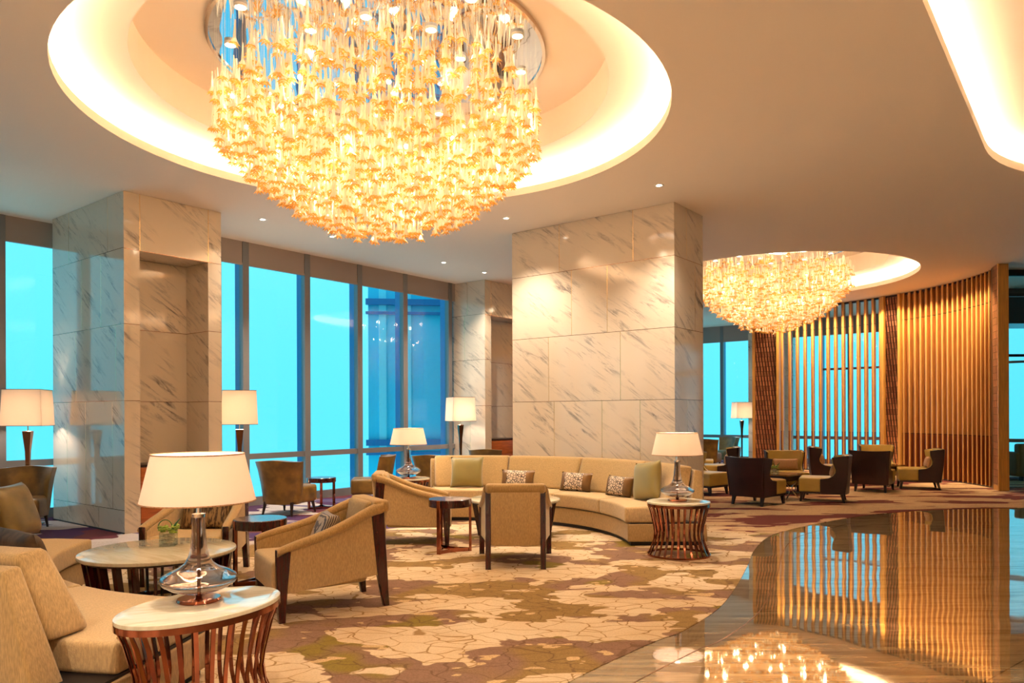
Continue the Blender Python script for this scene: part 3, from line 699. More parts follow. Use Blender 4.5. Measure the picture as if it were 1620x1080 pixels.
# ------------------------------------------------------------------ furniture builders
def frames(z): return z
def make_lounge(label):
    """low armchair, sweeping arms, dark frame; faces +X, rear narrower than front"""
    r = thing('lounge_armchair', label, 'armchair')
    xf, xr = .40, -.40; wf, wr = .372, .278
    def half(x): return wr+(wf-wr)*(x-xr)/(xf-xr)
    top = [(.41, .525), (.36, .545), (.25, .575), (.12, .605), (0, .640), (-.12, .685), (-.24, .738), (-.33, .772), (-.40, .785)]
    # side panels with the arm sweeping up into the back
    for s in (-1, 1):
        pts = [(xf-.01, .20), (xr+.035, .245)]+[(x, z-.05) for x, z in top[::-1]]
        def sh(v, s=s):
            h = half(v.x); return (v.x, s*(h-.035)+v.y, v.z)
        b = MB(); b.prism(pts, -.028, .028, 'y')
        for v in b.bm.verts: v.co = Vector(sh(v.co))
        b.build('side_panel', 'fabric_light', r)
        # padded arm
        rings = []
        for i, (x, z) in enumerate(top):
            u = i/(len(top)-1); w = .038+.012*u; hh = .030+.016*u; c = s*(half(x)-.022)
            rings.append([(x, c+w*cos(t)*(1 if abs(cos(t)) < .99 else 1), z-.035+hh*sin(t)) for t in [2*pi*j/12 for j in range(12)]])
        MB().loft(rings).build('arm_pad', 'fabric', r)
        # legs: front upright and raked rear one
        y0, y1 = s*(half(xf)+.004), s*(half(xf)-.05)
        b = MB(); b.prism([(xf-.085, .50), (xf+.015, .515), (xf+.012, .26), (xf-.002, 0), (xf-.045, 0), (xf-.062, .25)], min(y0, y1), max(y0, y1), 'y', .004, 1)
        b.build('leg', 'wine_wood', r)
        y0, y1 = s*(half(xr)+.006), s*(half(xr)-.045)
        b = MB(); b.prism([(xr-.005, .755), (xr+.095, .71), (xr+.045, .25), (xr-.008, 0), (xr-.048, 0), (xr-.035, .25)], min(y0, y1), max(y0, y1), 'y', .004, 1)
        b.build('leg', 'wine_wood', r)
    # seat
    def fn(v): return (v.x, v.y*(half(v.x)-.06)/.5, v.z)
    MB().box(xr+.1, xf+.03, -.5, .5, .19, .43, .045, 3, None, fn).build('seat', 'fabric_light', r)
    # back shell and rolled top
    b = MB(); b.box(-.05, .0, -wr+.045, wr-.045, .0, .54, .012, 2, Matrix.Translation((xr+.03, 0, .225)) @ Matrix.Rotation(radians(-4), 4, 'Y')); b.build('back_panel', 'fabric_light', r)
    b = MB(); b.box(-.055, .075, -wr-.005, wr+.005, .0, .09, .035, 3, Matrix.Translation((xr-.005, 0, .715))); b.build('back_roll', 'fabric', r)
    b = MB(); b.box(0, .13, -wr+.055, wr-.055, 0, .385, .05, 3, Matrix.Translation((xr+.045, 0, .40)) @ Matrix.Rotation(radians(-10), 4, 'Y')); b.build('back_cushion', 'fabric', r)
    return r
def make_tub(label, mat='olive_leather', tufts=True):
    """leather side chair with a flared, buttoned, curved back; faces +X"""
    r = thing('leather_chair', label, 'chair')
    n = 14; rings = []
    def shell(z, off, w, R=.55):
        out = []
        for i in range(n+1):
            u = -1+2*i/n; y = u*w; x = -.27-off+(.13*abs(u)**3)
            out.append((x, y, z))
        return out
    levels = [(.17, .24, 0), (.25, .262, .0), (.45, .28, .02), (.65, .30, .055), (.80, .325, .085)]
    b = MB(); F0 = []; 
    rs = []
    for z, w, off in levels:
        o = shell(z+0, off+.045, w); i_ = [(x+.09, y*.93, z) for x, y, z in shell(z, off, w)][::-1]
        rs.append(o+i_)
    b.loft(rs); bm = b.bm
    for v in bm.verts:
        if v.co.z > .79: v.co.z += .012*cos(v.co.y*9)
    b.build('backrest', mat, r, ang=60)
    if tufts:
        for zz in (.58, .69) if tufts else ():
            for yy in (-.16, -.0, .16):
                b = MB(); bmesh.ops.create_uvsphere(b.bm, u_segments=8, v_segments=6, radius=.011); 
                b.build('button', mat, r, loc=(-.205-(.055*(zz-.45)/.2), yy, zz))
        b = MB()
        for zz in (.58, .69): b.tube([(-.203-(.055*(zz-.45)/.2)+.1*abs(y/.3)**3, y, zz) for y in [-.25+.05*k for k in range(11)]], .0035, 5)
        for yy in (-.16, 0, .16): b.tube([(-.195-.055*(z-.45)/.2, yy, z) for z in (.42, .55, .7, .79)], .003, 5)
        b.build('seam', 'dark_wood' if mat == 'olive_leather' else mat, r)
    def fn(v): return (v.x, v.y*(1.0 if v.x > 0 else .93), v.z)
    MB().box(-.25, .33, -.265, .265, .17, .43, .055, 3, None, fn).build('seat', mat, r)
    for x, y in ((-.24, -.19), (-.24, .19), (.27, -.21), (.27, .21)):
        MB().tube([(x, y, .2), (x*1.18, y*1.1, 0)], [.026, .013], 8).build('leg', 'dark_wood', r)
    return r
def make_wing(label, pillow=True):
    """wing chair: wine leather shell outside, mustard leather inside; faces +X"""
    r = thing('wing_chair', label, 'chair')
    side = [(.03, .145), (.03, .385), (-.02, .392), (-.10, .405), (-.165, .44), (-.20, .49), (-.205, .54), (-.185, .60), (-.165, .66), (-.155, .745), (-.30, .765), (-.40, .775), (-.395, .60), (-.375, .35), (-.345, .145)]
    for s in (-1, 1):
        def bend(v, s=s): # wings flare outwards with height
            k = max(0, (v.z-.35))*.10; return (v.x, v.y+s*k, v.z)
        b = MB(); b.prism(side, s*.288, s*.312, 'y', .004, 1)
        for v in b.bm.verts: v.co = Vector(bend(v.co))
        b.build('side_shell', 'wine_leather', r)
        inner = [(x+.012 if x > -.34 else x+.04, z-.006 if z > .3 else z+.03) for x, z in side]
        b = MB(); b.prism(inner, s*.262, s*.290, 'y', .006, 2)
        for v in b.bm.verts: v.co = Vector(bend(v.co))
        b.build('side_lining', 'mustard', r)
    def bk(z):
        return -.345-.05*min(1, (z-.145)/.6)
    def curved(o0, o1, w, z0, z1, dip):
        rs = []
        for k in range(7):
            z = z0+(z1-z0)*k/6; hw = w+max(0, z-.35)*.10; ring = []
            for i in range(11):
                u = -1+2*i/10; ring.append((bk(z)+o0+.05*(u*u)*1.0, u*hw, z+(dip*(u*u-1) if k == 6 else 0)))
            for i in range(11):
                u = 1-2*i/10; ring.append((bk(z)+o1+.05*(u*u), u*hw, z+(dip*(u*u-1) if k == 6 else 0)))
            rs.append(ring)
        return MB().loft(rs)
    curved(-.05, -.02, .312, .145, .775, .012).build('back_shell', 'wine_leather', r, ang=60)
    curved(-.02, .065, .275, .30, .768, .012).build('back_lining', 'mustard', r, ang=60)
    b = MB(); b.box(-.30, .36, -.262, .262, .17, .405, .03, 3); b.build('seat', 'mustard', r)
    b = MB(); b.box(.02, .36, -.30, .30, .17, .400, .03, 3); b.build('seat_front', 'mustard', r)
    MB().box(-.33, .35, -.29, .29, .14, .172, .004, 1).build('seat_rail', 'dark_wood', r)
    for x, y in ((.31, -.25), (.31, .25), (-.29, -.25), (-.29, .25)):
        k = 1.08 if x > 0 else 1.14
        MB().loft([[(x+.027*a_, y+.027*b_, .15) for a_, b_ in ((-1, -1), (1, -1), (1, 1), (-1, 1))], [(x*k+.016*a_, y*1.03+.016*b_, 0) for a_, b_ in ((-1, -1), (1, -1), (1, 1), (-1, 1))]]).build('leg', 'dark_wood', r, smooth=False)
    return r
def pillow_mesh(w, h, t, mats, parent=None, name='cushion', n=14, band=None, flange=0):
    """stuffed cushion standing in the local YZ plane, centred"""
    b = MB(); bm = b.bm
    for s in (1, -1):
        V_ = [[None]*(n+1) for _ in range(n+1)]
        for i in range(n+1):
            for j in range(n+1):
                u, v = -1+2*i/n, -1+2*j/n
                k = max(0, (1-u**4)*(1-v**4))**.55
                px = 1-.07*(1-v*v)*(abs(u)**3); pz = 1-.07*(1-u*u)*(abs(v)**3)
                V_[i][j] = bm.verts.new((s*t/2*k, u*w/2*px, v*h/2*pz))
        for i in range(n):
            for j in range(n):
                f = bm.faces.new((V_[i][j], V_[i+1][j], V_[i+1][j+1], V_[i][j+1]))
                if band and (abs(-1+2*(i+.5)/n+band[1]) > band[0]): f.material_index = 1
    bmesh.ops.remove_doubles(bm, verts=bm.verts[:], dist=.0005); bmesh.ops.recalc_face_normals(bm, faces=bm.faces[:])
    return b.build(name, mats, parent, ang=80)
def cushion(px, d, zbase, w, h, t, face_deg, lean, mats, label, cat='cushion', roll=0, group=None, band=None, name='cushion', xy=None):
    x, y = xy if xy else atd(px, d)
    o = pillow_mesh(w, h, t, mats, None, name, band=band)
    o.rotation_mode = 'QUATERNION'
    R = Matrix.Rotation(radians(face_deg), 4, 'Z') @ Matrix.Rotation(radians(-lean), 4, 'Y') @ Matrix.Rotation(radians(roll), 4, 'X')
    o.rotation_quaternion = R.to_quaternion(); o.location = (x, y, zbase+h/2*cos(radians(lean)))
    return tag(o, label, cat, group)

def make_slat_table(label, a_=.32, b_=.29, h=.57, nb=26):
    r = thing('slat_side_table', label, 'side table')
    MB().lathe([(.96, h-.022), (1, h-.02), (1, h-.004), (.985, h)], 48, a_, b_).build('tabletop', 'table_marble', r)
    MB().lathe([(.90, h-.05), (1.0, h-.05), (1.0, h-.021), (.9, h-.021)], 48, a_, b_).build('top_ring', 'copper', r)
    prof = [(.97, h-.05), (.90, h*.80), (.80, h*.55), (.77, h*.42), (.80, h*.28), (.90, h*.12), (.985, .012)]
    for k in range(nb):
        t = 2*pi*k/nb; ct, st = cos(t), sin(t); nx, ny = ct/a_, st/b_; q = hypot(nx, ny); nx, ny = nx/q, ny/q; tx, ty = -ny, nx
        rings = []
        for u, z in prof:
            cx, cy = a_*u*ct, b_*u*st
            rings.append([(cx+nx*p_+tx*w_, cy+ny*p_+ty*w_, z) for p_, w_ in ((-.004, -.010), (.004, -.010), (.004, .010), (-.004, .010))])
        MB().loft(rings).build('slat', 'copper', r, ang=50)
    mb = MB(); n = 48; rings = []
    for k in range(n):
        t = 2*pi*k/n; rings.append([(a_*q*cos(t), b_*q*sin(t), z) for q, z in ((.95, 0), (1.0, 0), (1.0, .022), (.95, .022))])
    rings.append(rings[0]); mb.loft(rings, True, False); mb.build('base_ring', 'copper', r, ang=50)
    return r
def make_coffee(label, R=.548, h=.45, nb=24):
    r = thing('coffee_table', label, 'coffee table')
    MB().lathe([(R-.02, h-.03), (R-.004, h-.026), (R, h-.014), (R-.004, h-.003), (R-.012, h)], 72).build('tabletop', 'table_marble', r)
    MB().lathe([(R-.07, h-.045), (R-.035, h-.045), (R-.035, h-.029), (R-.07, h-.029)], 60).build('apron', 'dark_wood', r)
    for k in range(nb):
        M = Matrix.Rotation(2*pi*(k+.5)/nb, 4, 'Z')
        MB().loft([[(R-.09-i_, -w_, z), (R-.03-i_, -w_, z), (R-.03-i_, w_, z), (R-.09-i_, w_, z)] for z, i_, w_ in ((h-.04, 0, .011), (.0, .075, .010))], M=M).build('plank_leg', 'wine_wood', r, smooth=False)
    mb = MB(); mb.arc([(R-.17, .03), (R-.13, .03), (R-.13, .06), (R-.17, .06)], 0, 360, 48); mb.build('base_ring', 'wine_wood', r)
    return r
def make_drum(label, R=.225, h=.565):
    """round dark top on three copper legs joined by inward curving floor bars"""
    r = thing('round_side_table', label, 'side table')
    MB().lathe([(R-.01, h-.085), (R, h-.08), (R, h-.006), (R-.006, h)], 48).build('tabletop', 'wine_wood', r)
    for k in range(3):
        t = radians(90+120*k); M = Matrix.Rotation(t, 4, 'Z')
        l_ = MB().box(R-.022, R+.006, -.021, .021, 0, h-.004, .003, 1, M).build('leg', 'copper', r)
        # curved bar between this foot and the next
        p0 = Vector((R*cos(t), R*sin(t), 0)); t2 = t+2*pi/3; p1 = Vector((R*cos(t2), R*sin(t2), 0)); rings = []
        for i in range(11):
            u = i/10; p = (p0*(1-u)+p1*u)*(1-.55*4*u*(1-u)*.6); d = (p1-p0).normalized(); nn = Vector((-d.y, d.x, 0))*.005
            rings.append([tuple(p-nn), tuple(p+nn), tuple(p+nn+Vector((0, 0, .04))), tuple(p-nn+Vector((0, 0, .04)))])
        MB().loft(rings).build('floor_bar', 'copper', r, ang=50)
    return r
def make_square(label, w=.27, h=.43):
    r = thing('square_table', label, 'table')
    MB().box(-w, w, -w, w, h-.028, h, .003, 1).build('tabletop', 'bronze_top', r)
    MB().box(-w+.02, w-.02, -w+.02, w-.02, h-.12, h-.028, .003, 1).build('apron', 'dark_wood', r)
    for s in (-1, 1):
        for ax in (0, 1):
            pts = [(-w+.05+(.12)*sin(pi*i/10)+0*i, (h-.12)*(1-i/10)) for i in range(11)]
            for sg in (-1, 1):
                P = [(sg*(abs(x)-0), s*(w-.05), z) if ax else (s*(w-.05), sg*abs(x), z) for x, z in pts]
                MB().tube(P, .011, 6).build('leg', 'chrome', r)
    return r
basic('bronze_top', (.30, .14, .05), .12, 0, noise=.2, nscale=3, coat=.5)
def make_table_lamp(label, D=.52):
    r = thing('table_lamp', label, 'table lamp')
    MB().lathe([(.098, 0), (.101, .006), (.096, .016), (.018, .019)], 40).build('base', 'copper', r)
    MB().lathe([(.006, .015), (.006, .44)], 12).build('rod', 'bronze', r)
    prof = [(.02, .036), (.07, .042), (.125, .060), (.165, .086), (.176, .104), (.168, .122), (.135, .142), (.092, .160), (.064, .182), (.047, .215), (.037, .265), (.031, .33), (.030, .40)]
    MB().lathe(prof, 48).build('glass_body', 'lamp_glass', r, ang=80)
    MB().lathe([(.012, .016), (.02, .036)], 20).build('stem_collar', 'bronze', r)
    MB().lathe([(.033, .40), (.033, .416), (.012, .42), (.010, .46)], 24).build('cap', 'chrome', r)
    R1, R0 = D/2, D/2*.80; z0, z1 = .475, .70
    mb = MB(); n = 56
    rings = []
    for rr, z in ((R1, z0), (R0, z1), (R0-.003, z1), (R1-.003, z0), (R1, z0)): rings.append([(rr*cos(2*pi*j/n), rr*sin(2*pi*j/n), z) for j in range(n)])
    mb.loft(rings, True, False); sh = mb.build('lamp_shade', 'shade', r, ang=60)
    mb = MB()
    for rr, z in ((R1, z0), (R0, z1)):
        mb.tube([(rr*cos(2*pi*j/n), rr*sin(2*pi*j/n), z) for j in range(n+1)], .0035, 5)
    mb.build('shade_trim', 'tan_cloth', sh)
    mb = MB(); mb.tube([(0, 0, .44), (0, 0, .69)], .004, 6)
    for k in range(3): t = 2*pi*k/3; mb.tube([(0, 0, .685), (R0*cos(t), R0*sin(t), .685)], .0025, 5)
    mb.build('shade_carrier', 'chrome', r)
    b = MB(); bmesh.ops.create_uvsphere(b.bm, u_segments=12, v_segments=8, radius=.03); b.build('light_bulb', 'bulb', r, loc=(0, 0, .56))
    light('lamp_glow', 'POINT', (0, 0, .60), LAMP_W, (1, .80, .66), r, shadow_soft_size=.05)
    return r
LAMP_W = 13
def make_floor_lamp(label):
    r = thing('floor_lamp', label, 'floor lamp')
    MB().box(-.15, .15, -.15, .15, 0, .02, .004, 1).build('base', 'bronze', r)
    def sq(w, z): return [(-w, -w, z), (w, -w, z), (w, w, z), (-w, w, z)]
    MB().loft([sq(.028, .02), sq(.018, .2), sq(.020, .7), sq(.028, 1.0), sq(.045, 1.18), sq(.052, 1.26), sq(.045, 1.265)]).build('pole', 'bronze', r, ang=20)
    MB().lathe([(.008, 1.26), (.008, 1.56)], 10).build('rod', 'chrome', r)
    w0, w1, z0, z1 = .245, .225, 1.335, 1.815
    mb = MB(); mb.loft([sq(w0, z0), sq(w1, z1), sq(w1-.004, z1), sq(w0-.004, z0), sq(w0, z0)], True, False); sh = mb.build('lamp_shade', 'shade', r, smooth=False)
    mb = MB()
    for w, z in ((w0, z0), (w1, z1)):
        c = sq(w, z); mb.tube(c+[c[0]], .004, 4)
    mb.build('shade_trim', 'bronze', sh)
    mb = MB()
    for k in (0, 1): mb.tube([(-w1, 0, z1-.01), (w1, 0, z1-.01)] if k else [(0, -w1, z1-.01), (0, w1, z1-.01)], .003, 5)
    mb.build('shade_carrier', 'chrome', r)
    b = MB(); bmesh.ops.create_uvsphere(b.bm, u_segments=12, v_segments=8, radius=.035); b.build('light_bulb', 'bulb', r, loc=(0, 0, 1.48))
    light('lamp_glow', 'POINT', (0, 0, 1.47), 24, (1, .80, .64), r, shadow_soft_size=.06)
    return r

# ------------------------------------------------------------------ curved sofas
def sofa(label, c, Rin, depth, a0, a1, seams, seat_h=.42, back_h=.88, front_end_flip=False, back_trim=(0, 0)):
    """a0..a1 degrees round c; back on the outside. back_trim degrees cut from each end of the back"""
    r = thing('curved_sofa', label, 'sofa', (*c, 0))
    MB().arc([(Rin+.07, .0), (Rin+depth-.06, .0), (Rin+depth-.06, .05), (Rin+.07, .05)], a0+1, a1-1, 30).build('plinth', 'black', r)
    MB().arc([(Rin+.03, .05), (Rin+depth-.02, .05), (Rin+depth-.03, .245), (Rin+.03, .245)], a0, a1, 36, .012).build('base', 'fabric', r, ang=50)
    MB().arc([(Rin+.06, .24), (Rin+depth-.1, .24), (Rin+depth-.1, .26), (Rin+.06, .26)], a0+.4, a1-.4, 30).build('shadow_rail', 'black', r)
    b0, b1 = a0+back_trim[0], a1-back_trim[1]
    dB = depth
    def taper(u, prof):
        # the upper back pulls in at its free ends
        k = min(u, 1-u); return prof
    fr = [(Rin+dB-.20, .24), (Rin+dB-.02, .24), (Rin+dB+.0, back_h-.06), (Rin+dB-.09, back_h-.05)]
    mb = MB(); mb.arc(fr, b0, b1, 36, .02)
    def lean(mb, top, b0=b0, b1=b1):
        for v in mb.bm.verts:
            if v.co.z > .3:
                rr = hypot(v.co.x, v.co.y); t = math.degrees(atan2(v.co.y, v.co.x)) % 360; k = (v.co.z-.3)/(top-.3)
                for e_, sg, tr in ((b0 % 360, 1, back_trim[0]), (b1 % 360, -1, back_trim[1])):
                    dd = abs((t-e_+180) % 360-180)
                    if dd < 5 and tr: t += sg*2.6*k*(1-dd/5)
                v.co.x = rr*cos(radians(t)); v.co.y = rr*sin(radians(t))
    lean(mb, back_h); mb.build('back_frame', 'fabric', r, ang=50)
    for i in range(len(seams)-1):
        s0, s1 = seams[i], seams[i+1]; g = .12
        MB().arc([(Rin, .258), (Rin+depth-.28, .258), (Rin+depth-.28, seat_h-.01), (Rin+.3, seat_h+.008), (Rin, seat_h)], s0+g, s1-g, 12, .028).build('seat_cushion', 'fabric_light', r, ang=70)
        mbp = MB()
        ts = [radians(s0+g+.5+(s1-s0-2*g-1)*k/14) for k in range(15)]
        mbp.tube([((Rin+.012)*cos(t), (Rin+.012)*sin(t), seat_h-.012) for t in ts], .0055, 6)
        for t in (ts[0], ts[-1]): mbp.tube([((Rin+.012+q*(depth-.33))*cos(t), (Rin+.012+q*(depth-.33))*sin(t), seat_h-.010+.012*min(1, q*3)) for q in (0, .35, .7, 1)], .0055, 6)
        mbp.build('piping', 'piping', r)
        t0 = b0+1.0 if i == 0 else s0; t1 = b1-1.0 if i == len(seams)-2 else s1
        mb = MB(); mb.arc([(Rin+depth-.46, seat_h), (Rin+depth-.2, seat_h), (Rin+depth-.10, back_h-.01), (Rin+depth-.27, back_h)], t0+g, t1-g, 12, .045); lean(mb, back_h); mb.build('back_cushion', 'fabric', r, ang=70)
    return r

sofa('long curved beige sofa standing before the central marble column', (-.76, 8.2), 2.0, .93, 0, 99, [0, 25, 50, 74.5, 99], .43, .87, back_trim=(2.5, 0))
sofa('curved beige sofa cut off by the left edge of the picture', (-1.47, 6.30), 2.08, 1.10, 180, 263.5, [180, 208, 236, 263.2], .42, .845, back_trim=(3, 4.3))

# cushions on the central sofa
SC = Vector((-.76, 8.2))
def on_sofa(c, R, deg): return (c[0]+R*cos(radians(deg)), c[1]+R*sin(radians(deg)))
def px_angle(c, R, px):
    best = min((abs((on_sofa(c, R, t/4)[0]/on_sofa(c, R, t/4)[1])*F+810-px), t/4) for t in range(0, 440)); return best[1]
for px, R, w, h, t_, mats, lab, band, lean, turn in (
    (739, 2.32, .47, .44, .16, ['olive_silk'], 'plain olive square cushion at the left end of the central sofa', None, 14, 0),
    (819, 2.36, .50, .26, .15, ['scribble', 'brown_silk'], 'patterned brown lumbar cushion left of the other two on the central sofa', (.62, 0), 16, 0),
    (911, 2.36, .50, .26, .15, ['scribble', 'brown_silk'], 'patterned brown lumbar cushion midway between two others on the central sofa', (.62, 0), 16, 4),
    (980, 2.36, .47, .26, .15, ['scribble', 'brown_silk'], 'patterned brown lumbar cushion against the large olive cushion by the lamp', (.62, 0), 14, 6),
    (1026, 2.30, .46, .47, .17, ['olive_silk'], 'large olive square cushion standing tilted near the lamp end of the sofa', None, 10, -14)):
    t = px_angle(SC, R, px); x, y = on_sofa(SC, R, t)
    if px == 1026: x, y, t, roll_ = 1.60, 8.82, 42, 9
    else: roll_ = 0
    cushion(0, 0, .435, w, h, t_, t+180+turn, lean, mats, lab, xy=(x, y), band=band, group=None, roll=roll_)
# cushions on the left sofa
cushion(0, 0, .43, .52, .48, .20, 4, 20, ['bronze_silk'], 'large glossy brown cushion on the far end of the left sofa', xy=(-4.22, 6.30))
cushion(0, 0, .43, .56, .36, .14, 52, 18, ['dark_silk'], 'crumpled dark brown cushion lying on the left sofa behind its near backrest', xy=(-2.94, 4.50))

# ------------------------------------------------------------------ tables
make_c1 = make_coffee('round marble coffee table with dense dark plank legs, nearest to the left sofa'); make_c1.location = (-2.667, 5.62, 0)
c2t = make_coffee('round marble coffee table with few slanted legs before the central sofa', .548, .45, 9); c2t.location = (.03, 8.98, 0)
st = make_slat_table('oval slatted copper side table with marble top in the foreground', .40, .27, .57, 30); st.location = (-1.46, 3.50, 0); st.rotation_euler.z = radians(58)
x_, y_ = atd(1073, 7.68)
st2 = make_slat_table('slatted copper side table with marble top at the right end of the sofa', .322, .30, .56, 28); st2.location = (x_, y_, 0)
x3, y3 = atd(647, 10.55)
st3 = make_slat_table('slatted copper side table half hidden at the left end of the central sofa', .29, .27, .57, 26); st3.location = (x3, y3, 0)
drum = make_drum('')
put(drum, (*atd(711, 7.95), 0), 33, 'round dark-topped side table with copper legs between two beige armchairs')
put(drum, (*atd(411, 6.47), 0), 10, 'round dark-topped side table with copper legs near the foreground lamp')
dd = put(drum, (*atd(508, 11.7), 0), 15, 'small round dark-topped side table beside the leather chair at the window'); dd.scale = (1.0, 1.0, .86)
sq1 = make_square('')
sqa = put(sq1, (*atd(1234, 12.9), 0), 42, 'low square wood table carrying the small vase, among the wing chairs')
sqb = put(sq1, (*atd(1400, 15.0), 0), 30, 'low square wood table with shiny legs between the farther wing chairs')
for o in (sqa, sqb): o['category'] = 'table'

# lamps
tl = make_table_lamp('')
put(tl, (-1.50, 3.56, .57), 0, 'large glass table lamp with pale shade on the foreground oval table')
put(tl, (*atd(1071, 7.70), .56), 0, 'glass table lamp with pale shade on the slatted table at the sofa end')
put(tl, (*atd(646, 10.5), .57), 0, 'glass table lamp with pale shade on the table near the window')
flm = make_floor_lamp('')
put(flm, (*atd(44, 9.95), 0), 14, 'floor lamp with square shade at the far left, behind the tufted chair')
put(flm, (*atd(379, 10.65), 0), 20, 'floor lamp with square shade just right of the left marble column')
put(flm, (*atd(728.5, 15.0), 0), 24, 'floor lamp with square shade lighting the distant marble column')
put(flm, (*atd(1173.5, 22.3), 0), 4, 'floor lamp with square shade at the far window beside the timber screen')

# ------------------------------------------------------------------ chairs
lc = make_lounge('')
def ax(p, q): return math.degrees(atan2(q[1]-p[1], q[0]-p[0]))
put(lc, (-1.47, 5.70, 0), 210.5, 'beige armchair with dark legs and striped cushion, nearest to the viewer')
put(lc, (-1.14, 8.60, 0), 6, 'beige armchair with dark legs seen from its side, facing right')
put(lc, (.03, 7.42, 0), 90, 'beige armchair with dark legs seen straight from behind')
put(lc, (-2.80, 6.72, 0), 272, 'beige armchair facing the viewer behind the left coffee table')
cushion(0, 0, .42, .42, .30, .14, 206, 24, ['stripe'], 'small striped cushion in the nearest beige armchair', xy=(-1.46, 5.80))
cushion(0, 0, .42, .46, .30, .14, 272, 20, ['brocade'], 'brown brocade cushion in the armchair facing the viewer', xy=(-2.80, 6.82))
tb = make_tub('')
put(tb, (-6.25, 9.5, 0), -72, 'tufted olive leather chair at the left edge, under the floor lamp')
_w = put(tb, (-3.33, 11.05, 0), 74, 'olive leather chair seen from behind, standing before the main window'); _w.scale = (1.0, 1.15, 1.0)
put(tb, (*atd(588, 12.3), 0), 188, 'olive leather chair in profile facing left near the window')
put(tb, (*atd(690, 12.4), 0), 72, 'dark olive leather chair back left of the central sofa, behind the lamp')
put(tb, (*atd(772, 14.4), 0), 80, 'olive leather chair whose top edge shows before the distant column')
put(tb, (*atd(1121, 19.8), 0), 60, 'brown leather chair half hidden by the central column, at the far window')
tb2 = make_tub('grey-green tufted leather chair by the far window beside the floor lamp', 'teal_leather'); tb2.location = (*atd(1146, 21.3), 0); tb2.rotation_euler.z = radians(215)
wg = make_wing('')
put(wg, (3.98, 12.06, 0), 41, 'wine-coloured wing chair seen from behind, nearest of the right group')
put(wg, (5.2, 12.45, 0), 154, 'wine and mustard wing chair in profile facing left, next to the nearest table')
put(wg, (*atd(1246, 13.75), 0), -97, 'mustard wing chair facing the viewer with a wide tan cushion')
put(wg, (3.50, 13.65, 0), -50, 'mustard wing chair cut by the central column, with tan cushion')
put(wg, (4.33, 15.6, 0), 164, 'wine and mustard wing chair behind, facing left toward the column')
put(wg, (*atd(1103, 17.4), 0), -15, 'mustard wing chair showing only its edge past the central column')
put(wg, (6.83, 14.05, 0), 52, 'wine-coloured wing chair seen from behind, in the farther group')
put(wg, (7.88, 14.45, 0), 158, 'wine and mustard wing chair standing alone at right before the slats')
put(wg, (*atd(1389, 16.2), 0), -108, 'mustard wing chair facing the viewer before the middle woven panel')
put(wg, (*atd(1313, 15.4), 0), -22, 'wing chair facing right in the gap between the two groups')
G = 'small tan cushions in the wing chairs'
def seat_pillow(chair_xy, deg, label, w=.42):
    t = radians(deg); x = chair_xy[0]-.17*cos(t); y = chair_xy[1]-.17*sin(t)
    cushion(0, 0, .405, w, .22, .13, deg, 14, ['tan_cloth'], label, xy=(x, y))
seat_pillow((5.2, 12.45), 154, 'tan lumbar cushion in the left-facing wing chair by the nearest table')
seat_pillow(atd(1246, 13.75), -97, 'wide tan lumbar cushion in the mustard wing chair facing the viewer', .46)
seat_pillow((3.50, 13.65), -50, 'tan cushion in the wing chair cut by the central column')
seat_pillow((4.33, 15.6), 164, 'tan cushion in the hindmost left-facing wing chair')
seat_pillow((7.88, 14.45), 158, 'tan cushion in the lone wing chair before the slats')
seat_pillow(atd(1389, 16.2), -108, 'tan cushion in the wing chair before the middle woven panel')
seat_pillow(atd(1313, 15.4), -22, 'tan cushion in the right-facing wing chair between the groups')
# olive sofa behind the glass partition
def back_sofa():
    r = thing('olive_sofa', 'olive sofa behind the glass at the right edge', 'sofa', (11.75, 16.3, 0))
    MB().box(-.95, 1.1, -.42, .42, .10, .42, .04, 3).build('seat', 'sofa_olive', r)
    MB().box(-.95, 1.1, -.46, -.25, .10, .80, .06, 3).build('backrest', 'sofa_olive', r)
    MB().box(-1.0, -.84, -.44, .42, .10, .62, .05, 3).build('armrest', 'sofa_olive', r)
    for x in (-.85, 1.0):
        for y in (-.36, .36): MB().box(x-.03, x+.03, y-.03, y+.03, 0, .1).build('leg', 'black', r, smooth=False)
back_sofa()
